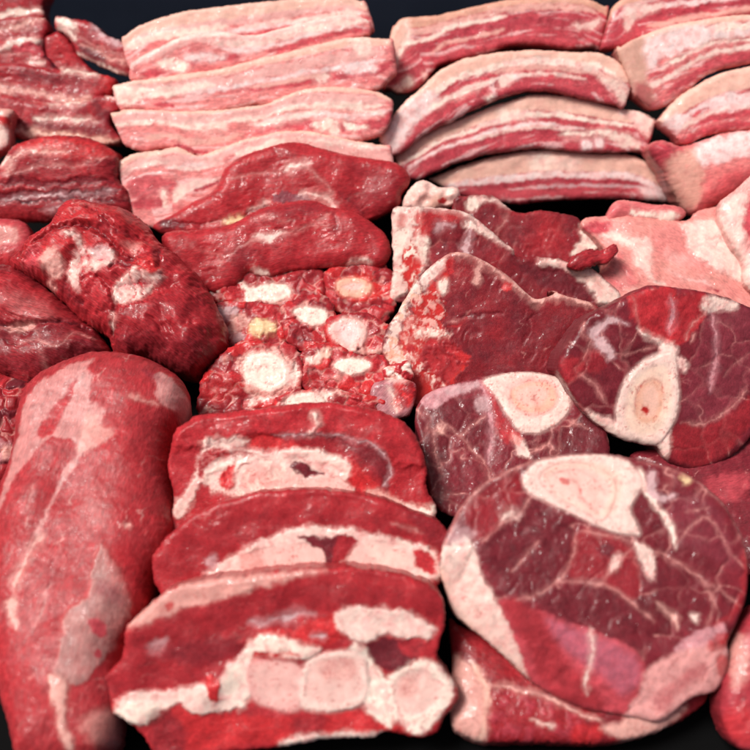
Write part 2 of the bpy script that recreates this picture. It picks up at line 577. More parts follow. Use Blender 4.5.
    z = Hc * prof + nh * np.clip(dd / .003, 0, 1) + bend[0] * x * x + bend[1] * y * y + dz
    zb = (bend[0] * x * x + bend[1] * y * y + dz)
    co = np.column_stack([x, y, z])
    # ---------------- side wall and back
    ed = np.concatenate([quads[:, [0, 1]], quads[:, [1, 2]], quads[:, [2, 3]], quads[:, [3, 0]]])
    key = np.sort(ed, 1)
    kk = key[:, 0].astype(np.int64) * len(x) + key[:, 1]
    _, inv, cnt = np.unique(kk, return_inverse=True, return_counts=True)
    be = ed[cnt[inv] == 1]
    bl = np.unique(be)
    loc = np.full(len(x), -1)
    loc[bl] = np.arange(len(bl))
    gxn, gyn = (gxx / gn).ravel()[used][bl], (gyy / gn).ravel()[used][bl]
    rings = []
    prev = bl
    nv = len(x)
    allco, qs = [co], [quads]
    ba, bb = loc[be[:, 0]], loc[be[:, 1]]
    ecol = np.clip(col[bl], .004, .92)
    for _ in range(140):                                        # the rim colour, evened out along the rim
        acc, n_ = ecol.copy(), np.ones(len(bl))
        np.add.at(acc, ba, ecol[bb])
        np.add.at(acc, bb, ecol[ba])
        np.add.at(n_, ba, 1)
        np.add.at(n_, bb, 1)
        ecol = acc / n_[:, None]
    wcol, wfib, wprm = [], [], []
    for k, dp in enumerate((.0012, .003, .3 * T + .003, .65 * T + .003, T + .004)):
        ins = .0016 * (k / 4) ** 2 + .0007 * fbm(x[bl] + dp, y[bl] + dp, .008, 2, sd + k)
        rc = np.column_stack([x[bl] + gxn * ins, y[bl] + gyn * ins, zb[bl] - dp])
        ux, uy = x[bl] - gxn * dp, y[bl] - gyn * dp
        wm = np.clip(.5 + .7 * fbm(ux, uy, .007, 3, sd + 110), 0, 1)[:, None]
        own = c0 * (1 - wm) + c1 * wm
        keep = (1.0, .85, .5, .35, .35)[k]
        wcol.append(ecol * keep + own * (1 - keep) if k else col[bl] * .6 + ecol * .4)
        wfib.append(np.column_stack([(ux * ca + uy * sa) / (fsc * .0025), (-ux * sa + uy * ca) / (fsc * .0025), np.full(len(bl), sd * 3.7)]))
        wprm.append(np.column_stack([fatm[bl], fst[bl] * .5, mrb[bl]]))
        idx = nv + np.arange(len(bl))
        allco.append(rc)
        qs.append(np.column_stack([prev[bb], prev[ba], idx[ba], idx[bb]]))
        prev = idx
        nv += len(bl)
    nxt = {}
    for a_, b_ in be:
        nxt.setdefault(int(loc[a_]), []).append(int(loc[b_]))
    caps = []
    while nxt:
        s0 = next(iter(nxt))
        loop = [s0]
        while True:
            cur = loop[-1]
            if cur not in nxt:
                break
            nn = nxt[cur].pop()
            if not nxt[cur]:
                del nxt[cur]
            if nn == s0:
                break
            loop.append(nn)
        if len(loop) > 3:
            caps.append([int(prev[i_]) for i_ in loop][::-1])
    co = np.concatenate(allco)
    Q = np.concatenate(qs)
    attrs = dict(col=np.clip(np.concatenate([col] + wcol), .004, .92), prm=np.clip(np.concatenate([np.column_stack([fatm, fst, mrb])] + wprm), 0, 2), fib=np.concatenate([fcoord] + wfib))
    qparts = np.zeros(len(Q), int)
    pq = parts[quads]
    maj = np.sort(pq, 1)[:, 1]
    qparts[:len(quads)] = maj
    # vertex normals of the whole cut, so split parts stay seamless
    p0, p1, p2, p3 = (co[Q[:, i_]] for i_ in range(4))
    fn = np.cross(p2 - p0, p3 - p1)
    vn = np.zeros_like(co)
    for i_ in range(4):
        np.add.at(vn, Q[:, i_], fn)
    vn /= np.linalg.norm(vn, axis=1)[:, None] + 1e-20
    for k in range(1, len(pnames) + 1):                       # crumbs go back to the body, separate patches become separate parts
        sel = np.nonzero(qparts == k)[0]
        if not len(sel):
            continue
        lab = np.arange(len(co))
        qk = Q[sel]
        for _ in range(400):
            mn = lab[qk].min(1)
            old = lab.copy()
            for i_ in range(4):
                np.minimum.at(lab, qk[:, i_], mn)
            lab = lab[lab]
            if np.array_equal(old, lab):
                break
        ql = lab[qk[:, 0]]
        u_, inv_, c_ = np.unique(ql, return_inverse=True, return_counts=True)
        big = [i_ for i_ in np.argsort(-c_) if c_[i_] >= (120 if pnames[k - 1] != 'marrow' else 60)][:14]
        qparts[sel] = 0
        for n_, i_ in enumerate(big):
            qparts[sel[inv_ == i_]] = k * 100 + n_
    root = None
    made = {}
    for k in [0] + sorted(int(v_) for v_ in np.unique(qparts) if v_ > 0):
        sel = Q[qparts == k]
        us = np.unique(sel)
        ex = []
        if k == 0:
            us = np.unique(np.concatenate([us] + [np.array(c_) for c_ in caps]))
        rm = np.full(len(co), -1)
        rm[us] = np.arange(len(us))
        if k == 0:
            ex = [rm[np.array(c_)] for c_ in caps]
        nm = name if k == 0 else pnames[k // 100 - 1]
        sub = {kk_: v_[us] for kk_, v_ in attrs.items()}
        me = make_mesh(nm, co[us], rm[sel], ex, vn[us], sub, MAT[mat if k == 0 else PART_MAT.get(nm, 'meat')])
        ob = bpy.data.objects.new(nm, me)
        scene.collection.objects.link(ob)
        if k == 0:
            root = ob
            Mx = np.eye(4)
            Mx[:3, 0], Mx[:3, 1], Mx[:3, 2], Mx[:3, 3] = U, V, Nn, O
            ob.matrix_world = Matrix([list(r_) for r_ in Mx])
            ob['label'] = label
            ob['category'] = cat
            if group:
                ob['group'] = group
        else:
            made.setdefault(nm, ob)
            ob.parent = made['bone'] if nm == 'marrow' and 'bone' in made else root
    W = O + co[:, :1] * U + co[:, 1:2] * V + co[:, 2:3] * Nn
    INFO.append((name, label[:34], W[:len(x), 2].min() * 1000, W[:, 2].min() * 1000, W[:, 2].max() * 1000, W[:, 1].min(), W[:, 1].max(), len(co)))
    return root


def resample(P, n):
    L = np.concatenate([[0], np.cumsum(np.hypot(*np.diff(P, axis=0).T))])
    t = np.linspace(0, L[-1], n)
    return np.column_stack([np.interp(t, L, P[:, 0]), np.interp(t, L, P[:, 1])])


def belly(name, label, cat, group, top, bot, bands, rind=None, **kw):
    """a slice with layers that run along it: bands = (t from rind to bottom, half width px, colour, from, to)"""
    tp, bt = resample(smooth_poly(pix(top), False), 24), resample(smooth_poly(pix(bot), False), 24)
    extra = kw.pop('feats', [])
    grow = kw.pop('grow', .0)
    def crisp(P):                                              # doubled end points keep the knife-cut corners
        P = resample(P, 40)
        return np.concatenate([P[:2], P[3:37:3], P[-2:]])
    out = np.concatenate([crisp(tp), crisp(tp + (bt - tp) * (1 + grow))[::-1]])
    fe = []
    if rind:
        ri = list(tp - (bt - tp) * .12) + list((tp + (bt - tp) * rind[0])[::-1])
        fe.append(A(rind[1], resample(np.array(ri), 30), f=1.5, part='rind', e=1.4))
    fe[0].update(tn=.3)
    for b in bands:
        t_, w_, c_ = b[:3]
        s0, s1 = (b[3], b[4]) if len(b) > 4 else (0, 1)
        o_ = b[5] if len(b) > 5 else {}
        k0, k1 = int(s0 * 23), max(int(s1 * 23), int(s0 * 23) + 2)
        l_ = (tp + (bt - tp) * t_)[k0:k1 + 1:2] if k1 - k0 > 4 else (tp + (bt - tp) * t_)[k0:k1 + 1]
        l_ = l_ + np.column_stack([0 * l_[:, 0], np.array([random.uniform(-.8, .8) for _ in l_])])
        o2 = dict(f=1.7, h=.2 if c_ in FATTY else 0, e=1.9, tp=.12, tn=.3, wp=.5)
        w_ = w_ * 1.3
        o2.update(o_)
        fe.append(Ln(c_, l_, w=w_, **o2))
    kw.setdefault('layer', (tp, .45, 'PR' if kw.get('base') == 'PM' else 'PD'))
    return piece(name, label, cat, group, out, feats=fe + list(extra), **kw)

random.seed(4)
# ------------------------------------------------------------------ display counter: tray and back panel


def simple_material(name, colr, rough, metal=0.0, bump=.1, sc=60):
    m = bpy.data.materials.new(name)
    m.use_nodes = True
    nt = m.node_tree
    bs = nt.nodes['Principled BSDF']
    tc = nt.nodes.new('ShaderNodeTexCoord')
    nz = nt.nodes.new('ShaderNodeTexNoise')
    nz.inputs['Scale'].default_value = sc
    nz.inputs['Detail'].default_value = 5
    nt.links.new(tc.outputs['Object'], nz.inputs['Vector'])
    mr = nt.nodes.new('ShaderNodeMapRange')
    mr.inputs['To Min'].default_value = rough - .1
    mr.inputs['To Max'].default_value = rough + .15
    nt.links.new(nz.outputs[0], mr.inputs[0])
    nt.links.new(mr.outputs[0], bs.inputs['Roughness'])
    mx = nt.nodes.new('ShaderNodeMix')
    mx.data_type = 'RGBA'
    nt.links.new(nz.outputs[0], mx.inputs['Factor'])
    mx.inputs[6].default_value = tuple(c * .7 for c in colr) + (1,)
    mx.inputs[7].default_value = tuple(c * 1.3 for c in colr) + (1,)
    nt.links.new(mx.outputs[2], bs.inputs['Base Color'])
    bs.inputs['Metallic'].default_value = metal
    bs.inputs['Specular IOR Level'].default_value = .03
    b = nt.nodes.new('ShaderNodeBump')
    b.inputs['Strength'].default_value = bump
    b.inputs['Distance'].default_value = .001
    nt.links.new(nz.outputs[0], b.inputs['Height'])
    nt.links.new(b.outputs[0], bs.inputs['Normal'])
    return m


M_TRAY = simple_material('black_tray', (.004, .004, .0042), .75)
M_STEEL = simple_material('dark_steel', (.045, .060, .095), .42, 0.0, .2, 14)  # bluish reflection on the steel put into its base colour
M_TOP = simple_material('counter_top', (.03, .03, .032), .5)


def box_mesh(name, boxes, mat, parent=None, bev=.002):
    import bmesh
    bm = bmesh.new()
    for (x0, x1, y0, y1, z0, z1) in boxes:
        g = bmesh.ops.create_cube(bm, size=1)
        for v in g['verts']:
            v.co = Vector(((x0 + x1) / 2 + v.co.x * (x1 - x0), (y0 + y1) / 2 + v.co.y * (y1 - y0), (z0 + z1) / 2 + v.co.z * (z1 - z0)))
    bmesh.ops.bevel(bm, geom=bm.edges[:], offset=bev, segments=2, affect='EDGES')
    me = bpy.data.meshes.new(name)
    bm.to_mesh(me)
    bm.free()
    me.materials.append(mat)
    o = bpy.data.objects.new(name, me)
    scene.collection.objects.link(o)
    o.parent = parent
    return o


ct = box_mesh('counter', [(-1.2, 1.2, -.4, 1.6, -.08, -.034)], M_TOP)
ct['kind'] = 'structure'
tray = box_mesh('display_tray', [(-.62, .62, .13, .812, -.032, -.022)], M_TRAY)
tray['label'] = 'shallow black tray lying beneath all the cuts of meat'
tray['category'] = 'tray'
box_mesh('rim', [(-.62, .62, .122, .1285, -.032, .006), (-.6285, -.6215, .122, .812, -.032, .006), (.6215, .6285, .122, .812, -.032, .006)], M_TRAY, tray, .0015)
panel = box_mesh('back_panel', [(-.66, .66, .815, .825, -.0335, .34)], M_STEEL)
panel['label'] = 'dark steel panel with a painted bluish sheen standing behind the rows of sliced meat'
panel['category'] = 'panel'

GA = 'flank slabs stacked at the left'
GB = 'pork belly slices stacked left of centre'
GD = 'pork belly slices stacked right of centre'
GE = 'pork belly slices stacked at the right'
GC = 'lean red slices in the middle'
GI = 'oxtail slices'
GG = 'loin chops'
GH = 'shank slices with marrow bone'
GJ = 'bone-in breast slices'

# ------------------------------------------------------------------ flank slabs, top left
kwA = dict(T=16, Hc=3.5, R=5, base='R', base2='D2', fib=(-8, 1.3), marb=.08, sinew=.3, rag=1.2)
piece('flank_slab', 'dark red slab with a thin fat line, cut off in the far left corner', 'meat slab', GA,
      'z -20,-18 20,-22 48,-10 42,6 44,19 20,24 -20,28', (20, 8, 104), 45, feats=[
          Ln('W', 'p -90,95 0,85 100,65 220,58', w=2.6, part='fat'), A('R', 'p 20,20 80,10 90,40 30,45')], **kwA)
piece('flank_slab', 'red slab edged by a rounded tan strip of fat, near the far left corner', 'meat slab', GA,
      'p -90,120 0,100 110,88 240,98 262,150 235,215 245,290 330,400 200,430 -90,430', (20, 55, 92), 42, feats=[
          Ln('FP', 'p -90,170 60,150 150,125 250,100', w=1.7, part='fat'),
          A('F', 'p -90,280 0,262 60,228 150,198 215,203 232,232 160,240 60,262 0,282 -90,305', part='fat', h=1.5, f=1.6),
          Ln('FP', 'p 0,300 80,285 200,300', w=1.2), Ln('F', 'p 150,330 200,335 240,325', w=1.8),
          Ln('DD', 'p 240,250 262,310 300,360', w=2.5, h=-.6), A('PR', 'p 100,240 220,240 230,290 90,280')], **kwA)  # dark line paints the shade of the recess at the right end
piece('flank_slab', 'small smooth red flap wedged between the striped slab and the tan-edged slab', 'meat slab', GA,
      'p 232,215 275,185 310,165 345,180 400,250 430,310 500,380 545,412 420,430 320,400 260,350', (72, 55, 90), 45, feats=[
          Ln('F', 'p 300,375 400,385 500,405', w=1.6, part='fat'), A('R', 'p 260,220 340,200 420,330 300,340', f=5)], **kwA)
piece('flank_slab', 'striped slab sloping down to the right beside the dark back panel', 'meat slab', GA,
      'p 296,95 320,86 400,103 480,120 560,180 660,235 722,300 700,345 695,405 600,380 500,335 425,300 400,260 345,180 300,160', (95, 48, 97), 48, yaw=-8, feats=[
          A('W', 'p 300,92 340,90 410,140 400,160 340,135 300,125', part='fat'), Ln('SL', 'p 480,125 560,190 660,245', w=2.2, part='fat'),
          Ln('W', 'p 300,155 350,160 400,205', w=1.5), Ln('FP', 'p 430,235 520,275 620,320 710,340', w=1.5, part='fat'),
          Ln('FP', 'p 400,180 480,215 560,260 680,300', w=.9), Ln('W', 'p 415,295 500,330 600,375 690,410', w=2.4, part='fat'),
          A('D', 'p 440,250 560,300 560,340 440,290', f=4)], **kwA)
piece('flank_slab', 'long red slab with a white lower edge, above the ragged-ended slab', 'meat slab', GA,
      'p -90,345 0,340 90,338 200,358 310,375 330,363 430,380 540,400 610,418 622,440 600,500 560,518 480,560 300,600 100,620 -90,600', (50, 84, 84), 42, feats=[
          A('FP', 'p -90,440 0,448 100,470 200,484 300,502 400,522 500,520 500,560 400,556 300,535 160,505 60,500 -90,490', part='fat', f=1.6, st=.35),
          Ln('W', 'p 320,370 400,380 540,403', w=1.6, part='fat'), A('D', 'p 120,380 300,400 420,430 300,450 120,420', f=6, a=.7),
          A('BR', 'p 540,400 625,415 605,510 560,510', f=4, a=.8)], **kwA)
piece('flank_slab', 'red slab with a ragged right end and tan bottom edge', 'meat slab', GA,
      'p -90,490 0,500 120,530 260,552 400,548 490,530 500,512 600,515 648,530 655,560 622,605 590,640 605,690 650,745 600,775 430,770 200,760 60,740 -90,740', (55, 118, 70), 42, feats=[
          Ln('FP', 'p -90,480 60,508 160,530 260,550', w=1.2), Ln('W', 'p 260,552 400,545 480,528', w=1.7, part='fat'),
          Ln('W', 'p 180,640 300,635 420,642 520,650', w=1.8, st=.3, part='fat'),
          A('D', 'p 500,530 560,540 600,600 590,680 520,620', f=4, a=.7), A('R', 'p 540,540 640,545 600,600 570,590', f=3),
          A('D', 'p 60,660 300,660 560,680 600,730 200,700 60,690', f=3, a=.6),
          Ln('O', 'p 40,708 200,712 430,735 640,765', w=2.6, part='fat'), Ln('W', 'p 560,508 640,525', w=.8)], **kwA)
piece('flank_slab', 'small pink fatty piece poking in at the left edge over the red slabs', 'meat slab', GA,
      'p -90,575 20,580 70,592 62,640 48,680 52,740 30,800 -90,840', (0, 128, 78), 40, T=12, Hc=4, R=6, base='PR', feats=[
          A('FP', 'p -20,585 70,592 50,625 -10,620'), A('BR', 'p -20,630 40,635 40,680 -20,690'), A('F', 'p -20,690 50,690 40,760 -20,800', part='fat')], fib=(10, .6))
piece('flank_slab', 'bright red layered slab in front of the stacked flank slabs', 'meat slab', GA,
      'a -60,530 0,495 40,440 100,418 160,407 240,410 300,430 350,460 357,500 355,540 380,570 390,610 386,640 300,655 200,665 0,670 -60,670', (60, 180, 58), 46,
      T=24, Hc=9, R=14, base='R', base2='D', fib=(4, 1.5), marb=.3, rag=1.0, feats=[
          A('BR', 'a 40,440 160,405 300,430 350,465 280,475 180,470 90,450', f=4, a=.8),
          Ln('FP', 'a 15,520 60,465 110,452 200,455', w=1.6), Ln('FP', 'a 10,525 60,518 120,497 180,492 225,500 280,478 335,470', w=1.2, part='tendon'),
          Ln('D', 'a -60,560 60,545 160,555 260,540 340,550', w=3, a=.7, h=-1.2), Ln('F', 'a 0,500 30,470', w=2),
          Ln('D', 'a -60,600 100,580 240,585 350,580', w=3, a=.8, h=-1.2), Ln('SL', 'a 0,600 100,590 200,582 360,572', w=.9),
          A('r', 'a -60,615 100,605 300,600 385,610 380,640 200,655 -60,660', f=4, a=.6), Ln('SL', 'a 120,632 220,622 300,620', w=1.8, st=.5),
          Ln('DD', 'a -60,610 120,600 380,600', w=1.4, h=-1)])

# ------------------------------------------------------------------ pork belly, left stack
kwB = dict(crease=.2, sinew=.4, warp=.6, grow=.04, T=15, Hc=2.6, R=3.2, base='PM', base2='P', fib=(3, .8), marb=.35, rag=.8)
belly('pork_belly_slice', 'pale pink belly slice at the very back of the left stack', 'pork belly', GB,
      'z 122,40 135,28 160,18 187,11 220,7 260,2 310,-2 345,-3 366,3', 'z 128,66 160,68 220,62 270,52 330,40 374,28',
      [(.3, 2.5, 'PP'), (.36, 2.6, 'W', .02, .5), (.5, 2.2, 'WL', .3, 1), (.62, 2.6, 'PR', .4, 1), (.75, 1.6, 'F', .3, .9), (.45, 1.5, 'F', .5, 1)], (.3, 'O'),
      at=(250, 30, 112), tilt=46, **kwB)
belly('pork_belly_slice', 'belly slice with two white fat patches, second from the panel in the left stack', 'pork belly', GB,
      'a 390,195 405,178 450,158 500,130 560,105 640,97 690,98 b 0,108 100,85 200,58 280,43 335,48 364,72', 'a 388,235 430,245 500,243 600,220 700,200 b 0,190 100,178 220,140 300,120 362,100',
      [(.18, 2.2, 'PP'), (.3, 2.4, 'F', .35, 1), (.5, 1.6, 'WL', .4, 1), (.7, 2.5, 'PR', .05, .5), (.66, 2.2, 'PR', .6, 1)], (.14, 'F'),
      feats=[A('W', 'a 475,188 520,178 565,195 550,212 500,210', part='fat'), A('WL', 'a 560,170 620,160 680,172 650,182 570,186', part='fat'), Ln('W', 'b 130,95 230,75 330,62', w=2.2)],
      at=(250, 55, 103), tilt=45, **kwB)
belly('pork_belly_slice', 'belly slice with a broad white left end, middle of the left stack', 'pork belly', GB,
      'a 338,265 360,248 430,240 520,225 600,215 700,200 b 0,182 100,160 200,135 300,112 380,115 b 430,122', 'a 358,325 430,330 520,340 620,330 750,318 b 0,310 100,305 200,285 300,278 378,268 440,210',
      [(.34, 4.2, 'PP'), (.42, 3.6, 'W', 0, .35), (.5, 1.5, 'WL', .3, 1), (.68, 3, 'PR', .5, 1), (.8, 2, 'P', .3, .7), (.62, 1.6, 'FP', .5, .8)], (.16, 'O'),
      feats=[A('W', 'a 345,262 420,262 440,282 400,310 360,310', f=2, part='fat'), A('F', 'b 195,235 240,220 230,240 205,250'), A('WL', 'b 270,205 330,190 380,195 370,215 290,220', part='fat'),
             A('W', 'b 300,115 355,112 360,160 340,170 300,140', f=3, a=.8), A('PR', 'q 205,205 250,200 310,212 300,225 230,222', f=1)],
      at=(250, 85, 93), tilt=44, **kwB)
belly('pork_belly_slice', 'wavy belly slice directly over the lowest slice of the left stack', 'pork belly', GB,
      'q 5,262 30,240 90,228 160,232 260,240 380,238 480,240 600,222 750,212 b 60,305 150,272 230,260 330,268 400,278 430,310', 'q 60,380 130,425 230,405 300,410 380,440 450,450 540,420 640,390 750,370 b 60,405 160,405 270,418 340,415 405,395 425,345',
      [(.22, 4.2, 'PP'), (.36, 2.4, 'W', 0, 1), (.5, 3.2, 'P', .05, 1), (.72, 2.2, 'FP', .1, .5), (.55, 2, 'WL', .5, 1), (.75, 3.5, 'PR', .5, 1)], (.09, 'O'),
      feats=[A('PD', 'q 300,400 380,430 450,445 460,425 400,420 340,395', f=1), A('W', 'b 190,370 230,350 245,375 225,395 200,385', part='fat'), A('W', 'b 280,365 320,375 350,385 300,392', part='fat'),
             Ln('W', 'q 330,300 420,325 470,325 560,300', w=2.2), Ln('W', 'b 0,370 60,370 150,345 250,320 340,330 400,345', w=2.0), A('W', 'b 235,360 265,365 265,400 240,400', part='fat')],
      at=(250, 115, 82), tilt=44, **kwB)
belly('pork_belly_slice', 'lowest belly slice of the left stack, partly under the lean red slice', 'pork belly', GB,
      'q 30,492 60,470 110,430 170,440 250,415 330,408 420,450 470,440 540,405 620,375 750,345 b 60,400 130,390 200,398 300,420 425,440', 'q 95,690 160,710 260,700 400,660 520,600 640,560 750,540 b 60,520 160,510 300,510 428,488',
      [(.18, 3, 'PP'), (.36, 2.4, 'WL', 0, .35), (.3, 3.4, 'W', .45, 1), (.52, 2.4, 'P', 0, .5)], (.10, 'O'),
      feats=[A('PR', 'q 85,580 150,545 240,545 320,590 300,620 180,640 110,650', f=2, a=.8), Ln('F', 'q 40,540 130,500 260,480 360,515 540,480', w=2.0), Ln('P', 'q 60,560 160,520 280,515 380,535 520,505', w=2.5),
             A('F', 'q 330,585 400,565 500,558 480,580 420,600 370,625 320,650 300,660 310,610', part='fat'), A('PD', 'q 410,602 500,568 520,570 450,605 400,615'), A('W', 'q 240,618 270,620 270,690 245,680', part='fat'),
             A('W', 'q 310,610 340,600 350,640 310,665', part='fat'), A('PR', 'q 100,660 230,640 240,690 130,700', f=2), A('PP', 'b 120,415 300,440 425,455 425,485 300,470 160,450', f=3)],
      at=(250, 160, 66), tilt=44, crease=.2, warp=.6, grow=.3, T=15, Hc=2.6, R=3.2, base='PM', base2='P', fib=(3, .8), marb=.35, rag=.9)

# ------------------------------------------------------------------ pork belly, middle stack
kwD = dict(crease=.25, sinew=.5, warp=.6, stretch=3, grow=-.03, T=16, Hc=3.0, R=3.8, base='PR', base2='PD', fib=(6, 1.0), marb=.3, rag=.8)
belly('pork_belly_slice', 'reddest belly slice, at the back of the right-of-centre stack with a bony left end', 'pork belly', GD,
      'b 425,92 440,65 470,50 520,52 570,45 650,25 750,5 c 0,3 120,-8 250,-6 326,28', 'b 395,260 430,275 470,292 525,250 560,200 650,178 750,152 c 0,140 100,138 200,150 300,140',
      [(.2, 2.2, 'FP', .1, 1), (.32, 1.5, 'W', .05, .6), (.5, 3.5, 'PD', .3, 1), (.6, 1.3, 'FP', .25, .6), (.85, 2, 'PR', .3, 1)], (.14, 'OT'),
      feats=[A('O', 'b 425,90 470,50 480,80 465,130 440,150 420,120', f=3, part='rind'), A('W', 'r 60,150 90,125 115,150 100,180 70,180', part='bone', h=.8), A('W', 'r 105,110 140,80 170,105 150,140 115,140', part='bone', h=.8), A('BL', 'b 385,180 415,175 420,230 400,265 380,255', f=2),
             Ln('W', 'b 465,65 475,110 440,170 440,200', w=1.8), Ln('F', 'r 215,60 235,110 200,160 140,200', w=2.4, part='fat'), A('F', 'c 220,75 270,65 300,60 290,85 240,88', a=.8)],
      at=(500, 35, 104), tilt=44, **kwD)
belly('pork_belly_slice', 'strongly arched belly slice with a wide tan rind, second in the right-of-centre stack', 'pork belly', GD,
      'b 388,415 440,330 500,275 540,240 600,190 680,170 750,152 c 0,158 100,150 220,158 330,165 395,245', 'r 40,480 100,480 150,440 240,365 350,320 460,260 c 0,300 60,282 140,275 220,292 300,310 372,322',
      [(.30, 2.3, 'W', 0, 1), (.50, 3, 'PR', .2, 1), (.56, 1.6, 'F', .05, .9), (.72, 3.2, 'PR', .1, 1), (.4, 2.2, 'FP', .5, 1)], (.3, 'O'),
      feats=[A('WL', 'r 10,420 60,300 150,200 250,160 290,210 200,300 120,400 90,450 40,460', f=4, part='fat'), A('W', 'r 530,190 560,175 580,210 545,215', part='bone', h=1), A('W', 'r 335,318 355,308 368,330 345,340', part='bone', h=1),
             A('WL', 'r 545,140 600,90 680,75 690,95 620,120 570,160', f=1), A('PD', 'r 565,115 620,90 625,110 590,140'), A('F', 'c 0,235 40,225 30,250 0,262'), A('W', 'c 290,225 395,265 370,315 330,270', f=2, a=.7), Ln('W', 'r 240,240 380,180 520,130', w=1.6), Ln('F', 'c 20,190 120,180 220,195 310,220', w=2.4)],
      at=(510, 85, 90), tilt=44, **kwD)
belly('pork_belly_slice', 'arched belly slice with two small white bone spots near its right end', 'pork belly', GD,
      'r 75,490 100,460 190,390 300,335 420,290 550,235 700,190 c 60,285 150,285 250,298 350,325 440,338 466,370', 'r 110,600 200,605 300,555 400,515 520,480 640,460 c 40,460 120,448 200,458 280,462 360,460 435,455',
      [(.36, 1.8, 'W', 0, 1), (.46, 2, 'PR', .1, 1), (.53, 1.5, 'WL', .05, .75), (.66, 2.6, 'PD', .05, 1), (.6, 1, 'F', .3, .7)], (.28, 'O'),
      feats=[A('WL', 'c 245,425 272,425 272,450 248,450', part='bone', h=1), A('WL', 'c 285,418 308,418 308,442 288,442', part='bone', h=1), A('W', 'c 300,395 380,400 420,440 400,450 330,420', f=2, a=.8), A('F', 'c 350,330 460,340 465,370 440,410 400,370', f=3), A('W', 'c 0,330 60,330 120,345 60,360 0,365', f=3, a=.8), Ln('W', 'c 180,405 260,400 330,395', w=2)],
      at=(510, 130, 62), tilt=45, **kwD)
belly('pork_belly_slice', 'belly slice with a smooth peach rind just above the black gap', 'pork belly', GD,
      'r 250,600 300,570 400,535 540,490 700,460 c 60,455 140,450 250,460 330,462 410,468 470,510 522,575', 'r 380,665 450,690 c 10,610 60,612 160,602 260,598 350,597 430,603 516,607',
      [(.48, 2.6, 'WL', 0, 1), (.62, 2.0, 'PD', .1, .95), (.72, 1.4, 'SL', .4, 1), (.78, 1.6, 'PR', .1, 1)], (.40, 'O'),
      feats=[A('W', 'c 90,460 150,460 150,510 100,515', f=6, a=.8, part='rind'), A('WL', 'c 420,560 520,575 515,605 440,600', f=3, a=.8), A('PD', 'c 30,605 150,595 300,590 300,602 60,615', f=2), A('F', 'c 160,470 240,475 230,515 165,515', f=5, a=.6)],
      at=(560, 185, 26), tilt=52, **dict(kwD, grow=0, T=18, Hc=4, R=5))

# ------------------------------------------------------------------ pork belly, right stack
kwE = dict(crease=.25, sinew=.5, warp=.6, grow=0, T=18, Hc=3.5, R=4.5, base='P', base2='PR', fib=(10, .9), marb=.3, rag=.8)
belly('pork_belly_slice', 'reddish belly slice in the top right corner of the photo', 'pork belly', GE,
      'c 325,65 335,25 365,-5 450,-20 600,-25 850,-40', 'c 303,140 340,148 420,125 550,90 680,60 850,30',
      [(.3, 2, 'WL', .1, .8), (.5, 2.6, 'PD', .1, 1), (.72, 2, 'FP', .3, 1)], (.15, 'OT'), feats=[A('F', 'c 370,30 420,10 490,15 470,30 410,60 380,90', f=2, a=.8), A('PD', 'c 310,80 350,60 360,120 320,140', f=4, a=.7)],
      at=(690, 15, 118), tilt=44, **dict(kwE, base='PR'))
belly('pork_belly_slice', 'thick belly slice with a broad white fat band and brownish left end', 'pork belly', GE,
      'c 352,150 380,128 430,105 500,80 560,66 650,52 850,35', 'c 400,280 440,315 475,330 540,290 620,225 700,200 850,170',
      [(.3, 5, 'WL', .2, 1), (.22, 3, 'W', .2, 1), (.55, 1.6, 'PR', .2, 1), (.66, 1.8, 'F', .1, 1), (.85, 3, 'PR', .3, 1)], (.12, 'O'),
      feats=[A('RO', 'c 350,150 430,108 450,180 440,240 465,300 430,310 370,220', f=4, part='rind'), A('WL', 'c 440,120 560,80 640,80 620,120 500,160 460,200 440,190', f=3, part='fat'), A('PD', 'c 400,260 440,250 470,320 430,310', f=3, a=.7), Ln('W', 'c 480,210 560,165 660,125 850,110', w=1.6)],
      at=(690, 65, 102), tilt=44, **kwE)
belly('pork_belly_slice', 'orange-rinded slice in the right stack, below the one with a brownish left end', 'pork belly', GE,
      'c 478,365 490,340 540,288 600,250 680,215 850,180', 'c 525,405 550,435 600,415 660,398 740,390 850,380',
      [(.46, 3.2, 'WL', 0, 1), (.60, 2, 'F', 0, .8), (.72, 2.5, 'PR', .3, 1), (.9, 2.4, 'PR', .1, 1), (.5, 1.5, 'PR', .3, .6)], (.34, 'O'), feats=[A('WL', 'c 480,375 530,340 550,370 525,405', f=2), A('WL', 'c 600,320 680,285 750,290 750,320 650,330', f=3, a=.8)],
      at=(700, 105, 84), tilt=44, **kwE)
piece('pork_belly_slice', 'front piece of the right-hand pork stack, brownish pink with a pale top', 'pork belly', GE,
      'c 446,450 480,420 545,440 600,425 670,400 750,392 860,380 860,540 745,565 700,590 640,620 600,645 560,640 520,580 490,520', (700, 170, 56), 46, T=24, Hc=12, R=16, base='P', base2='PR', fib=(15, .9), marb=.3, feats=[
          A('PD', 'c 446,450 480,425 560,450 520,480 500,520 490,500', f=4), A('RO', 'c 500,480 560,450 600,440 610,510 600,600 560,620 520,570', f=5, a=.85),
          A('WL', 'c 590,440 680,402 860,385 860,455 750,470 660,490 610,500', f=3, part='fat'), A('PR', 'c 610,580 700,520 860,490 860,560 700,590 600,640', f=4, a=.7), Ln('P', 'c 605,500 720,490 860,470', w=2)])

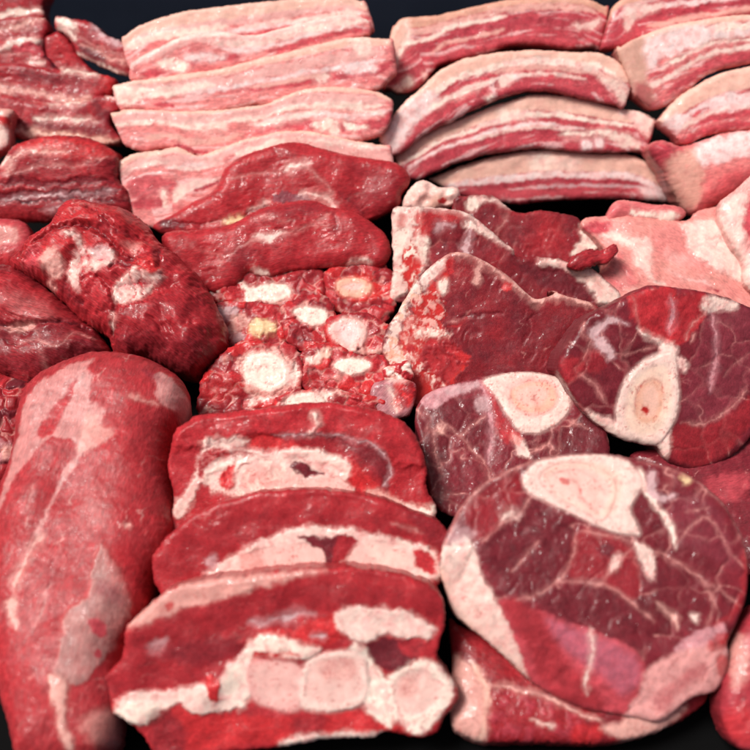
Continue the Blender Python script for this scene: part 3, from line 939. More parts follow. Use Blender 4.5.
# ------------------------------------------------------------------ lean red slices, centre
kwC = dict(base='R', base2='r', fib=(12, 1.0), marb=.3, rag=.7)
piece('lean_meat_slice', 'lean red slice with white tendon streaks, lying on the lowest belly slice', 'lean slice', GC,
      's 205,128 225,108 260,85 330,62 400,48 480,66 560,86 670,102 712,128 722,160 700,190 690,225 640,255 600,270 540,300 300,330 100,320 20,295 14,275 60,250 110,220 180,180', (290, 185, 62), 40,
      T=18, Hc=8, R=10, lump=(2.2, 26), feats=[
          Ln('F', 's 370,125 400,112 445,105', w=1.8, part='tendon'), Ln('FP', 's 430,115 480,160 510,190', w=1.0), Ln('FP', 's 215,150 280,138 340,135 400,140', w=.9), Ln('FP', 's 410,100 440,100', w=1.4),
          A('V', 's 335,208 370,186 420,194 445,208 400,216 350,216', part='membrane', f=1), Ln('F', 's 420,192 480,198 500,215 520,238', w=2.0, part='tendon'),
          Ln('D', 's 30,280 140,272 250,255 330,220', w=1.0, h=-1.5), A('Y', 's 212,262 240,250 260,256 240,270 215,270', h=1.2, part='fat'), Ln('F', 's 270,240 330,212', w=1.1),
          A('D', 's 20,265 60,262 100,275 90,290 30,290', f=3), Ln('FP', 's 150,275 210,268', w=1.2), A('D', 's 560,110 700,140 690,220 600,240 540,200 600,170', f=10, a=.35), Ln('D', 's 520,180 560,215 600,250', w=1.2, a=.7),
          A('R', 's 60,250 180,200 300,200 250,245 100,270', f=5, a=.7)], **kwC)
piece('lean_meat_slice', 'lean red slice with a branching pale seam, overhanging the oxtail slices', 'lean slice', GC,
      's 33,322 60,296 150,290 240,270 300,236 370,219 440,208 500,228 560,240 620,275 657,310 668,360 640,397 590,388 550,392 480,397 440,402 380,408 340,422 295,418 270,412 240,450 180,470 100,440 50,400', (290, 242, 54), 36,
      T=17, Hc=8, R=10, lump=(2.2, 24), feats=[
          Ln('FP', 's 205,368 280,322 340,306 400,298 470,266 500,245', w=.9), A('F', 's 285,312 330,301 372,304 350,316 310,318', part='tendon'), A('F', 's 552,388 570,375 600,372 622,382 605,396 570,398', part='fat', h=1.5),
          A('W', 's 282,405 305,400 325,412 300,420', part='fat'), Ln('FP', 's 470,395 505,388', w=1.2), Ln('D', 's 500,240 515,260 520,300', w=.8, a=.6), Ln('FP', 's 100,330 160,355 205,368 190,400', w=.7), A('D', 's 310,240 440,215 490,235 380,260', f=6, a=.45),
          Ln('FP', 's 360,270 390,265', w=1.3), Ln('FP', 's 290,262 350,258', w=.6), A('R', 's 50,310 200,290 200,350 80,360', f=8, a=.6), A('D', 's 240,340 300,350 260,400 230,400', f=6, a=.4)], **kwC)

# ------------------------------------------------------------------ oxtail slices
PALI = ['R', 'r', 'r', 'BR', 'R']
kwI = dict(stretch=2, T=22, Hc=3, R=4, base='R', base2='r', fib=(30, .8), marb=.4, rag=2.2, crease=.3, sinew=1.6, cell=(11, PALI, 'FP', .55, .55), lump=(2.0, 10), warp=1.6)
piece('oxtail_slice', 'oxtail slice with a ragged white patch, tucked under the overhanging lean slice', 'oxtail', GI,
      'o 60,90 110,45 200,20 280,15 400,15 470,40 490,100 470,150 390,175 330,175 300,190 220,185 140,165 85,145', (255, 292, 34), 26, feats=[
          A('W', 'o 155,72 200,88 240,95 300,84 352,92 362,125 330,140 300,155 250,145 205,165 195,125', part='bone', h=1, e=2), A('R', 'o 100,80 160,78 200,110 190,142 130,122', f=1.5), A('F', 'o 65,85 100,72 105,100 80,115', part='fat')], **kwI)
piece('oxtail_slice', 'oxtail slice with a small flat oval of bone, between the round-boned and pink-boned slices', 'oxtail', GI,
      'o 325,165 380,140 450,125 505,150 525,210 510,275 480,320 420,330 360,305 330,240', (304, 320, 36), 26, feats=[
          A('W', 'o 365,190 385,174 425,169 480,182 494,205 480,225 435,234 395,218', part='bone', h=1.5, e=1.5), A('BR', 'o 340,210 380,225 450,250 430,280 370,260', f=2), A('D', 'o 370,225 440,250 430,290 375,280', f=2, a=.7)], **kwI)
piece('oxtail_slice', 'oxtail slice with yellowish gristle in the middle, left of the flat oval bone', 'oxtail', GI,
      'o 80,175 140,145 220,150 320,165 350,230 335,300 270,325 200,325 130,300 90,230', (245, 322, 32), 26, feats=[
          A('Y', 'o 205,225 260,208 298,225 290,262 230,267', part='cartilage', h=1), A('SL', 'o 108,172 152,162 155,198 118,222', part='fat', h=1), A('FP', 'o 150,190 200,200 190,240 170,290 145,280', f=2, st=.4), A('R', 'o 220,155 310,160 320,200 240,205', f=2), A('SL', 'o 150,270 190,260 190,300 150,310', f=2, a=.7)], **kwI)
piece('oxtail_slice', 'biggest oxtail slice, with a round white bone showing rings, beside the red rolled lump', 'oxtail', GI,
      'o 30,480 45,420 95,355 140,312 200,288 270,290 340,295 395,335 410,400 395,475 350,520 280,545 150,585 60,590 25,540', (262, 372, 34), 28, feats=[
          A('FP', 'o 170,360 250,320 350,340 385,420 340,480 260,490 190,450', f=3, st=.5), A('W', 'o 192,400 205,355 245,332 300,338 345,372 355,410 335,450 290,468 240,455 205,430', part='bone', h=2, e=.8),
          Ln('WL', 'o 215,400 235,365 280,352 325,378 335,410 310,440 265,445 230,425 215,400', w=.8, f=1.5, a=.3, h=-.1, part='bone', tp=0), Ln('BP', 'o 245,400 265,380 300,390 305,410 280,420 255,410', w=.7, f=1.5, a=.25, h=-.1, part='bone', tp=0),
          A('BR', 'o 60,440 150,400 190,450 130,500 60,510', f=4, a=.5), Ln('F', 'o 200,520 260,490 330,500', w=3, st=.3, part='fat'), A('F', 'o 330,395 385,385 370,440 345,460', f=2, st=.3)], **kwI)
piece('oxtail_slice', 'oxtail slice with a tan blood-stained bone, highest on the right against the chops', 'oxtail', GI,
      'o 480,45 550,10 640,5 720,35 740,110 730,175 690,225 640,232 560,205 500,160 485,110', (357, 288, 36), 26, feats=[
          A('BL', 'o 520,80 620,50 680,90 660,140 560,140', f=3, a=.8), A('M', 'o 518,92 560,64 620,72 650,100 620,128 552,128', part='bone', h=1.5), A('BP', 'o 545,98 590,80 620,100 585,112', part='bone')], **kwI)
piece('oxtail_slice', 'oxtail slice with a pinkish white bone and a small open vessel, right of centre', 'oxtail', GI,
      'o 480,225 520,195 580,185 670,205 720,240 725,300 690,340 600,350 540,335 490,290', (352, 337, 38), 26, feats=[
          A('BP', 'o 498,240 545,209 610,217 632,268 612,318 572,335 532,305 505,272', part='bone', h=1.8), A('WL', 'o 525,240 580,225 605,265 570,300 535,275', part='bone', f=3, a=.7), A('FP', 'o 580,315 605,300 630,315 625,340 590,342', h=1.4), A('D', 'o 597,318 608,312 615,322 605,332', h=-2), A('FP', 'o 630,320 680,315 690,340 640,345', f=2)], **kwI)
piece('oxtail_slice', 'oxtail slice with a white bone and a yellow-orange bit of fat', 'oxtail', GI,
      'o 390,340 470,295 530,305 600,335 690,345 715,400 700,480 600,500 500,480 415,465 375,405', (345, 368, 34), 28, feats=[
          A('W', 'o 512,378 560,352 630,356 642,385 600,408 545,402', part='bone', h=1.5), A('F', 'o 415,352 470,325 480,345 430,368', part='fat'), A('O', 'o 455,335 490,318 505,332 480,355', part='fat', h=1), Ln('FP', 'o 390,440 420,400 480,390', w=1.2), A('BR', 'o 420,420 500,410 480,470 420,450', f=3, a=.5)], **kwI)
piece('oxtail_slice', 'oxtail slice mostly hidden, its white bone peeking over the hindmost breast slice', 'oxtail', GI,
      'o 290,530 340,475 440,460 520,460 600,480 690,490 720,560 680,640 300,640', (310, 402, 34), 28, feats=[
          A('W', 'o 335,520 350,492 385,478 440,475 482,495 470,520 400,530', part='bone', h=2), Ln('FP', 'o 470,490 540,465 580,470', w=1.6), A('F', 'o 440,480 520,470 500,500 470,505', f=2, a=.7)], **kwI)
piece('meat_trimming', 'small purplish scrap of meat between the oxtail slices and the left shank slice', 'trimming', None,
      'h -30,400 20,375 100,375 135,400 125,470 100,510 20,520 -30,480', (393, 395, 36), 30, T=18, Hc=3, R=4, base='S', base2='V', feats=[A('BR', 'h 50,390 115,370 135,440 60,490', f=3, c2='r'), Ln('F', 'h 20,400 50,440 60,500', w=1.5), A('F', 'h 20,350 90,360 110,385 40,385', f=2, a=.6)], fib=(40, .7))
piece('fat_trimming', 'scraggy pale fat scrap at the foot of the front chop, beside the oxtail', 'trimming', None,
      'h 15,335 60,315 105,310 125,340 115,375 60,390 20,380', (396, 374, 40), 30, T=12, Hc=4, R=5, base='F', base2='FP', cell=(5, ['F', 'FP', 'R', 'F'], 'R', .5, 1.2), rag=2, fib=(20, .3))

# ------------------------------------------------------------------ chops
kwG = dict(musc=(36, .3, .35), stretch=2.2, T=18, base='D', base2='r', fib=(60, .7), marb=.3, rag=.8)
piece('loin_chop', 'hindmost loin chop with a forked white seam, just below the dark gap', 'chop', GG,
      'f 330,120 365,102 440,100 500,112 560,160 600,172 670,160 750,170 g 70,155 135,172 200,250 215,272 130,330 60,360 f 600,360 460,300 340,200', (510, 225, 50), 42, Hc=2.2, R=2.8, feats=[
          A('W', 'f 385,115 440,104 432,135 400,165 382,145', part='fat'), Ln('FP', 'f 548,165 530,210 490,240', w=.9), Ln('F', 'f 430,110 500,115 560,158', w=1.2, part='fat_rim'),
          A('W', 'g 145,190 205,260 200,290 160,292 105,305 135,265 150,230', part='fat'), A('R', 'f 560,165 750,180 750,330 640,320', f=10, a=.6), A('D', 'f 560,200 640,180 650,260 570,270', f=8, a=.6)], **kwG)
piece('meat_strip', 'short dark red strip of meat resting across the end of the hindmost chop', 'trimming', None,
      'g 100,335 130,300 175,280 225,285 264,262 278,285 245,335 200,338 165,352 115,355', (592, 255, 60), 35, T=8, Hc=3, R=4, rag=2.0, base='R', base2='D', fib=(20, 1.2), marb=.1)
piece('fat_trimming', 'knobbly lump of pale fat between the lean slices and hindmost chop', 'trimming', None,
      'f 128,135 160,68 210,42 270,68 340,72 355,110 330,140 260,155 150,165', (432, 193, 62), 38, T=16, Hc=8, R=10, base='F', base2='FP', lump=(3.5, 9), fib=(0, .3), feats=[A('O', 'f 250,100 300,110 280,140 230,140', f=3), A('BR', 'f 265,118 300,110 290,135', f=1), A('FP', 'f 130,120 200,60 240,80 170,130', f=4, a=.6)])
piece('loin_chop', 'middle loin chop with a fatty tail end on its right', 'chop', GG,
      'f 93,155 170,148 250,147 340,160 385,172 430,200 480,240 525,285 565,312 580,345 660,342 750,352 g 60,315 120,338 180,348 225,385 288,440 282,472 240,490 100,500 f 700,540 400,540 200,530 100,520 78,480 92,380 88,260', (460, 255, 54), 42, Hc=2.2, R=2.8, feats=[
          A('F', 'f 93,155 195,150 190,260 205,400 140,480 90,520 80,480 92,380', part='bone', f=1.5, h=.8, c2='BP'), A('BL', 'f 140,290 190,300 205,400 150,480 120,380', f=2.5, c2='W', part='bone', e=3), A('BR', 'f 165,170 205,165 215,270 180,300', f=2.5, a=.8, c2='FP', part='bone', e=3), A('W', 'f 100,240 150,230 140,290 115,330 95,300', f=2, part='bone'),
          A('BL', 'f 110,180 140,180 135,220 105,225', f=3, a=.6, part='bone'), A('W', 'f 185,250 230,260 225,330 205,380 190,330', part='fat', st=.2), A('BR', 'f 190,170 340,165 390,185 330,200 260,210 230,260 195,250', f=4, a=.65),
          Ln('F', 'f 95,157 180,150 260,148 345,160 400,185 480,243 525,285 570,320', w=1.9, part='fat_rim'), A('F', 'f 360,215 400,208 445,222 485,262 500,278 460,265 420,238 395,235', part='fat', st=.1),
          Ln('SL', 'f 398,235 385,280 370,330', w=2.0, st=.3), A('SL', 'f 265,215 300,205 330,215 290,225 265,245', f=2, a=.6), Ln('DD', 'f 300,270 285,330', w=.8, a=.6), Ln('DD', 'f 340,280 345,330', w=.6, a=.6),
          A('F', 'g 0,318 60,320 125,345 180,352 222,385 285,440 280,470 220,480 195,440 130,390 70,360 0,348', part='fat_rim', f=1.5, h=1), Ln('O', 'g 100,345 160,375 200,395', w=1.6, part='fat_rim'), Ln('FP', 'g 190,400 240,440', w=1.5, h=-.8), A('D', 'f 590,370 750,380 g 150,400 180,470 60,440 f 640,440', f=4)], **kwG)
piece('loin_chop', 'front loin chop with a big dark eye and bloody left edge', 'chop', GG,
      'f 60,640 110,560 170,460 230,390 285,345 345,323 420,343 500,388 560,430 600,470 650,508 700,500 740,482 g 40,432 100,452 180,472 215,500 215,560 130,660 f 760,860 h 660,450 480,430 330,420 250,440 180,480 120,470 90,390 25,350 10,290', (480, 318, 52), 40, Hc=2.2, R=2.8, base='D', base2='r', fib=(60, .7), stretch=2.2, marb=.35, rag=.4, T=18, feats=[
          A('BL', 'h 60,240 130,90 200,0 f 285,350 310,370 290,460 280,560 h 240,180 290,260 330,300 250,420 180,480 120,470 90,390 20,340', f=2, part='bone', c2='R', e=3),
          A('F', 'h 20,240 60,120 100,30 130,0 150,20 100,120 70,220 100,300 90,330 30,300', f=1.5, part='bone', c2='M', e=3), A('BL', 'h 130,60 200,50 240,120 225,180 165,185 130,130', f=2.5, part='bone', st=.2, e=3, c2='FP'), A('FP', 'h 100,140 150,150 165,200 150,250 100,240', f=1.5, part='bone', st=.3, e=3, c2='BL'),
          A('W', 'h 130,190 200,180 262,205 235,222 180,215 140,210', part='bone', h=1, st=.2, e=3, c2='FP'), A('R', 'h 180,220 260,230 320,290 250,390 180,460 130,420 150,330', f=3, a=.9, c2='r'), A('F', 'h 100,270 150,300 180,340 240,390 210,400 140,350', f=2, part='bone', st=.35, e=3, c2='BL'), A('BL', 'h 130,380 180,360 190,440 150,470', f=2, part='bone', st=.3),
          A('F', 'f 205,405 285,350 312,365 280,400 240,440 210,470', f=1.5, st=.3, part='bone'), A('W', 'f 270,440 305,430 300,480 280,490', f=1, part='bone'), A('BR', 'f 300,360 330,350 330,400 310,410', f=2),
          Ln('FP', 'f 285,350 345,327 420,347 500,392 590,462 650,512 700,503 740,486', w=2.1, part='fat_rim', h=.5), Ln('FP', 'g 0,445 40,436 100,455 200,490', w=1.8, part='fat_rim', h=.5), Ln('FP', 'f 310,600 360,590 400,560', w=.8), Ln('BR', 'f 300,620 350,610 400,570', w=1.0, a=.7),
          A('FP', 'f 428,360 442,400 428,452 402,442 410,420', part='fat', f=1), A('BR', 'f 530,438 560,450 562,478 530,475', f=2), A('r', 'f 320,360 420,350 410,430 340,480 310,440', f=6, a=.5), A('DD', 'f 560,560 640,600 600,700 560,660', f=10, a=.5), A('BR', 'h 280,270 330,275 320,300 285,295', f=1.5), Ln('D', 'h 290,140 400,130 460,120', w=1.0, h=-.8), A('r', 'h 400,190 450,180 450,215 410,215', f=5, a=.6)])

# ------------------------------------------------------------------ pork shoulder, right
piece('pork_shoulder', 'big flat piece of pale pink shoulder behind the tilted shank slice', 'pork', None,
      'g 145,200 165,172 240,165 300,160 400,175 520,180 560,150 640,128 700,95 760,60 900,40 950,200 950,540 700,560 400,540 300,500 200,480 180,400 240,340 225,280 190,240', (660, 262, 42), 24, T=24, Hc=5, R=8, base='PS', base2='P', fib=(-35, .7), marb=.25, lump=(3, 35), feats=[
          A('F', 'g 205,225 280,222 330,245 390,250 402,300 388,345 402,390 440,412 400,400 350,350 320,290 270,250', part='fat', st=.25, f=2), A('F', 'g 510,195 570,180 628,182 660,232 730,302 738,395 640,360 560,310 530,270', part='fat', st=.15, f=1.5, h=1),
          A('PR', 'g 622,150 675,160 695,260 650,225', f=3), A('F', 'g 680,140 760,80 950,60 950,260 740,300 700,240', f=4, st=.3, part='fat'), A('PR', 'g 730,140 800,140 800,250 740,270', f=3, a=.8), A('FP', 'g 265,370 300,375 340,430 310,430', f=2, part='fat'), Ln('PP', 'g 440,350 500,380 620,410', w=1.5), A('PR', 'g 200,290 260,300 330,370 340,420 260,420 200,380', f=4, a=.6), A('P', 'g 400,210 510,200 530,290 600,340 500,340 420,300', f=5, a=.6), Ln('PD', 'g 590,420 640,430', w=.9), Ln('DD', 'g 735,300 738,395', w=.8), A('PP', 'g 450,290 560,330 480,350', f=5, a=.5),
          A('PR', 'g 150,200 200,175 260,180 240,215 190,230', f=3)])
piece('pork_flap', 'curled flap of pork with a white stripe, on top of the shoulder', 'pork', None,
      'g 235,180 250,135 275,112 330,112 400,123 480,128 522,152 505,176 462,192 400,180 350,182 290,178', (632, 212, 58), 32, T=8, Hc=5, R=7, base='P', base2='PR', fib=(0, .6), feats=[
          A('W', 'g 320,145 400,155 470,150 490,170 460,190 400,172 340,165', part='fat', f=1.5), A('PR', 'g 250,150 300,120 320,140 270,170', f=3, a=.6)])
piece('pork_shoulder', 'white-edged pork shoulder piece cut off by the right edge of the photo', 'pork', None,
      'z 718,208 735,190 780,165 800,290 750,290 742,262 728,240', (745, 235, 60), 30, T=14, Hc=6, R=9, base='PP', base2='P', fib=(60, .7), feats=[A('PR', 'z 742,205 780,190 780,240 748,240', f=3), A('F', 'z 720,210 745,195 742,240 760,280 745,285 735,250', part='fat', st=.2)])

# ------------------------------------------------------------------ shank slices
kwH = dict(musc=(23, .85, .5), crease=.3, stretch=2.2, warp=.75, T=32, sinew=.35, base='D', base2='D2', fib=(70, .55), marb=.1, rag=.7, mott=.45)
piece('shank_slice', 'shank slice between the front chop and the biggest shank slice', 'shank slice', GH,
      'h 130,530 140,470 190,420 270,392 400,358 470,346 560,344 660,362 730,400 800,470 850,560 850,720 720,860 450,900 230,870 170,740 145,600', (500, 425, 40), 22, Hc=2.6, R=3.2, feats=[
          A('S', 'h 160,430 230,398 340,385 385,378 340,410 270,445 190,490 165,470', part='membrane', f=1.5, st=.2), A('SL', 'h 240,410 350,385 370,395 270,440', f=2, a=.7, part='membrane'),
          A('R', 'h 380,385 410,400 450,490 500,560 480,620 430,560 420,480', f=3, a=.8), A('D', 'h 210,520 330,440 390,470 415,560 400,650 300,600', f=3, a=.8),
          Ln('S', 'h 380,390 400,470 418,560 408,690', w=1.8, part='membrane'), Ln('FP', 'h 225,525 300,590 390,680', w=1.2), Ln('FP', 'h 300,585 350,545 395,515', w=.8), Ln('FP', 'h 210,540 200,620 230,720', w=1.0), A('SL', 'h 360,440 400,450 395,490 360,490', f=2, a=.7), A('FP', 'h 215,540 245,545 235,580 215,575', st=.3),
          A('F', 'h 500,580 545,620 560,660 530,660 505,620', part='fat', f=1), Ln('FP', 'h 560,650 620,620 660,640', w=1.0), Ln('FP', 'h 640,560 630,620', w=.8), Ln('FP', 'h 690,520 780,560', w=.8),
          A('F', 'h 390,380 470,352 560,346 655,362 708,400 716,450 692,512 642,552 582,574 520,562 480,512 435,440', part='bone', f=1, h=1.2), A('BP', 'h 470,420 500,385 560,365 640,380 680,430 650,490 590,515 520,500', part='bone', f=2, a=.8),
          A('M', 'h 492,415 560,384 630,390 662,430 645,480 590,498 525,488 495,450', part='marrow', f=2, a=.9, h=-.6), A('BP', 'h 510,420 580,395 630,420 600,470 530,465', part='marrow', f=3, a=.7), Ln('BL', 'h 575,440 590,470 595,490', w=.8, f=1.5, part='marrow', st=.3, h=0), Ln('BR', 'h 490,450 500,400 560,380 635,390 665,430 640,485 580,503 510,485', w=.35, f=1, a=.6, part='marrow', h=0, tp=0),
          A('BR', 'h 480,560 520,570 530,600 500,620', f=2, a=.6)], **kwH)
piece('shank_slice', 'shank slice tilted up on its edge, with an upright pear-shaped bone', 'shank slice', GH,
      'i 28,330 45,270 80,220 150,130 230,92 310,50 380,20 470,28 570,42 640,60 700,80 770,120 830,200 850,330 830,450 790,540 740,600 690,650 620,690 550,708 480,700 430,672 400,628 330,615 250,590 180,540 125,495 95,450 55,385', (655, 370, 66), 40, yaw=6, Hc=3.5, R=4.5, feats=[
          A('R', 'i 310,50 450,30 490,60 580,55 600,110 500,235 430,240 335,185 300,110', f=2.5), A('r', 'i 480,50 580,50 580,110 520,200 480,200', f=3, a=.6), A('V', 'i 600,120 750,110 790,250 760,380 650,500 510,530 490,440 560,220', f=6, a=.55),
          Ln('F', 'i 325,180 400,228 460,262', w=1.4, part='fat'), Ln('FP', 'i 310,60 320,130 335,185', w=.6), A('F', 'i 410,240 465,250 460,300 425,290', f=1.5, part='fat'), Ln('S', 'i 452,60 462,120 445,200', w=2.0, st=.3), A('F', 'i 565,90 600,62 700,88 685,112 615,116 580,126', part='fat', f=1.5, st=.2),
          Ln('FP', 'i 500,225 535,165 595,110', w=1.0, st=.3), Ln('S', 'i 605,110 622,200 615,320 600,420', w=1.6, st=.3), Ln('FP', 'i 735,410 660,495 570,540 490,532', w=1.3, st=.2), Ln('FP', 'i 650,370 700,310 790,260', w=.6, a=.6), A('r', 'i 480,540 570,550 680,500 760,430 740,560 600,690 480,680 450,620', f=3, a=.7),
          A('SL', 'i 148,195 172,172 235,142 290,168 235,160 190,200 215,240 245,285 225,300 180,255', part='membrane', f=1.2), Ln('FP', 'i 90,330 125,300 155,215', w=1.4), Ln('FP', 'i 90,335 160,390 215,465', w=1.0), Ln('DD', 'i 240,190 275,215 305,220', w=1.0, a=.6), Ln('FP', 'i 240,280 310,270 410,250', w=.6), Ln('FP', 'i 130,160 120,200 150,215', w=1.4), A('R', 'i 40,300 100,290 130,330 90,380 60,380', f=3, a=.6), A('R', 'i 110,280 180,260 210,330 140,350', f=3, a=.35),
          A('F', 'i 130,485 190,510 245,530 250,590 180,548', part='fat', f=1.5), A('F', 'i 400,560 450,560 440,660 410,650', part='fat', f=1.5), A('F', 'i 475,290 510,310 510,340 485,340', st=.4), Ln('FP', 'i 520,240 545,200', w=.8),
          A('F', 'i 330,325 400,282 452,268 472,335 478,470 442,572 385,622 312,614 248,585 245,520 252,460 272,395', part='bone', f=1, h=1.5), A('BO', 'i 300,400 370,330 440,330 455,450 420,550 350,580 280,540', part='bone', f=4, a=.6), A('M', 'i 330,410 372,375 412,385 425,450 405,520 360,540 322,515 318,460', part='marrow', f=2, h=-.6), A('O', 'i 345,420 380,395 405,430 395,500 355,510', part='marrow', f=3), A('BL', 'i 345,480 362,470 362,505 348,505', part='marrow', f=1.5), Ln('BR', 'i 325,500 318,450 335,405 375,372 415,385 428,440', w=.6, f=1, a=.6, part='marrow', h=0),
          Ln('F', 'i 275,400 325,330 400,285 450,270', w=1.1, part='bone', h=.3)], **kwH)
piece('shank_slice', 'biggest shank slice, thick and round, with a wide bone at its far side', 'shank slice', GH,
      'j 22,300 30,250 45,205 75,155 110,110 170,75 230,50 300,35 360,30 430,35 485,46 540,58 590,75 640,105 680,140 712,190 735,240 745,310 740,370 722,420 700,470 706,500 708,545 685,590 625,612 560,665 500,655 430,645 350,625 290,595 240,560 190,515 140,470 95,435 60,400 40,350', (590, 545, 64), 24, Hc=2.5, R=3.2, feats=[
          A('D', 'j 190,180 240,130 282,160 332,205 332,260 302,330 252,360 190,367 148,320 118,250', f=2), A('r', 'j 90,150 200,80 220,120 180,180 110,230', f=4, a=.6), A('D', 'j 245,370 300,345 410,345 470,385 530,430 500,490 400,460 300,420', f=3), A('D', 'j 520,290 600,300 650,370 640,430 590,440 540,380', f=4, a=.7), A('r', 'j 340,220 430,220 490,290 480,370 400,330 330,320', f=4, a=.6), A('V', 'j 540,150 640,130 700,220 720,300 620,260 560,230', f=5, a=.5),
          Ln('FP', 'j 338,215 335,262 305,325 245,362 195,378', w=1.3), Ln('FP', 'j 300,330 360,335 410,342 470,380 525,428', w=1.1), Ln('FP', 'j 345,215 420,222 480,240 575,282 640,332 662,385 650,440 600,478', w=1.3, st=.15), Ln('W', 'j 490,70 512,130 560,195 575,250', w=2.6, part='membrane', st=.1), A('SL', 'j 505,85 525,78 535,125 585,128 555,140 520,140', part='membrane', f=1.5),
          A('F', 'j 480,240 520,262 525,330 500,300', st=.3, part='fat'), A('F', 'j 425,280 445,270 440,300 425,310', st=.3), Ln('FP', 'j 400,340 430,290 480,250', w=.7), Ln('FP', 'j 575,250 640,180 690,240 735,300', w=.7, st=.3), Ln('FP', 'j 530,380 560,405 580,440', w=1.6, st=.2), Ln('FP', 'j 190,310 225,270 255,240', w=1.0, st=.4), Ln('F', 'j 165,190 190,170 205,185', w=2.2, st=.3), Ln('FP', 'j 120,240 160,200 200,180 240,130', w=1.3), Ln('FP', 'j 600,170 650,160', w=.6), Ln('FP', 'j 640,330 690,360 730,390', w=.9, st=.3), A('S', 'j 570,490 620,450 660,440 690,430 680,470 600,500', f=2, st=.3), A('Y', 'j 590,85 610,90 600,102'), A('F', 'j 610,410 630,410 625,425'), A('DD', 'j 400,240 430,250 420,275 395,265', f=4, a=.7),
          A('F', 'j 28,255 45,245 92,228 122,320 168,390 205,460 240,556 190,515 140,470 60,400 30,340', part='fat_rim', f=1.5), A('FP', 'j 20,330 70,300 110,340 160,400 220,480 240,550 140,470 60,400', part='fat_rim', f=14, a=.35), A('SL', 'j 35,240 60,200 110,215 80,240', f=3, a=.5, part='fat_rim'), Ln('O', 'j 60,400 140,472 235,560', w=2, f=2, a=.6, part='fat_rim'), Ln('O', 'j 30,300 40,360', w=2, f=2, a=.7, part='fat_rim'),
          A('PR', 'j 165,372 205,385 260,405 380,445 480,495 512,540 500,600 470,645 390,632 290,595 240,558 200,460', part='membrane', f=3), A('MG', 'j 270,420 380,455 470,500 500,545 470,600 420,560 330,500', part='membrane', f=6, a=.7, st=.25), A('r', 'j 170,380 250,400 330,520 420,610 400,635 290,590 240,500', part='membrane', f=5, a=.7), Ln('F', 'j 375,440 385,500 375,560 380,600', w=1.4, part='membrane', st=.3),  # membrane's purple-magenta sheen painted into its colour
          A('PF', 'j 515,540 590,495 690,480 708,500 708,545 685,590 625,612 560,665 480,655 500,600', part='fat', f=4), A('PR', 'j 610,540 650,520 650,560 600,590 560,640 540,600', part='fat', f=4, a=.6, st=.4), A('BR', 'j 680,500 715,510 700,560 680,540', f=2, a=.7, part='fat'), A('BR', 'j 650,480 690,450 700,480 660,500', f=2, a=.6),
          A('F', 'j 218,92 232,68 262,48 340,36 430,38 482,68 492,112 470,160 492,215 480,222 430,214 360,186 290,152 232,122', part='bone', f=.9, h=1.2), A('BO', 'j 270,70 360,50 440,80 440,150 400,180 300,130', part='bone', f=5, a=.5), Ln('FP', 'j 255,92 275,68 315,54 380,60 428,88 434,135 405,190 350,162 285,128 255,92', w=1.0, f=1.2, part='marrow', h=-.4, tp=0), A('BP', 'j 275,85 320,65 380,72 420,100 420,140 395,170 350,150 290,120', part='marrow', f=3, a=.8, h=-.5),
          Ln('BR', 'j 310,95 340,100 360,140 400,180', w=.5, f=1, a=.7, part='marrow', h=0), Ln('FP', 'j 290,80 340,72 390,95 410,130', w=.7, part='marrow', h=-.2), A('BR', 'j 305,92 325,92 320,108', a=.7, part='marrow'),
          Ln('FP', 'j 30,260 70,165 115,112 225,55 300,38', w=1.2, part='fat_rim', h=.2), Ln('FP', 'j 490,50 590,78 680,142 735,240 745,310', w=.8, h=.2, st=.4), A('R', 'j 660,440 730,400 745,310 735,260 720,380', f=3, a=.5)],
      drop=[('j -70,215 -30,240 60,262 108,250 150,330 205,375 300,410 380,440 480,490 590,490 690,440 745,330', 'j -70,215 -30,240 60,262 108,250 150,330 205,375 300,410 380,440 480,490 590,490 690,440 745,330 790,700 300,720 -20,600', .55)], **kwH)
piece('shank_slice', 'shank slice mostly hidden, peeking out beneath the biggest one', 'shank slice', GH,
      'j 45,420 80,440 200,470 400,500 600,520 650,560 640,620 560,672 480,700 400,712 330,712 240,708 130,708 90,695 52,672 48,600 52,520', (530, 716, 3), 10, T=15, Hc=9, R=14, base='r', base2='D', fib=(-20, .8), feats=[
          A('FP', 'j 50,500 90,530 130,575 140,640 120,710 50,675', part='fat', f=3, a=.9), Ln('O', 'j 95,520 130,580 130,650 115,700', w=3, f=3, part='fat'), A('r', 'j 60,430 200,480 300,580 180,560 90,500', f=6), Ln('FP', 'j 140,575 220,590 300,620 400,660', w=1.6, part='fat'), A('r', 'j 150,590 260,610 380,670 360,712 150,705', f=5, a=.7, c2='PD'), A('BR', 'j 330,680 390,665 400,700 340,708', f=3, a=.7), A('FP', 'j 400,680 470,650 560,640 600,620 560,672 480,700', part='fat', f=3), A('W', 'j 240,660 290,668 280,675', a=.6)],
      marb=.2)
piece('meat_piece', 'dark pinkish red piece cut off by the right edge, behind the biggest shank slice', 'meat piece', None,
      'z 630,455 680,448 720,440 780,440 800,560 760,580 735,560 700,520 660,490', (735, 505, 16), 14, T=12, Hc=7, R=14, base='D2', base2='D', fib=(20, .7), feats=[A('PR', 'z 705,480 750,475 740,500 715,500', f=4, a=.6)])  # base colour darkened to carry the shadow of the gap
piece('meat_piece', 'pinkish red piece cut off by the right edge near the bottom corner', 'meat piece', None,
      'z 722,720 720,690 728,655 742,622 770,600 800,640 800,740 760,752 735,745', (745, 690, 22), 25, T=18, Hc=9, R=14, base='PD', base2='r', fib=(40, .7), feats=[A('FP', 'z 730,650 745,635 748,675 735,690', f=5, a=.6, part='fat'), A('BR', 'z 725,715 750,705 760,740 735,740', f=5, a=.5)])  # darker base colour carries the shade this piece lies in

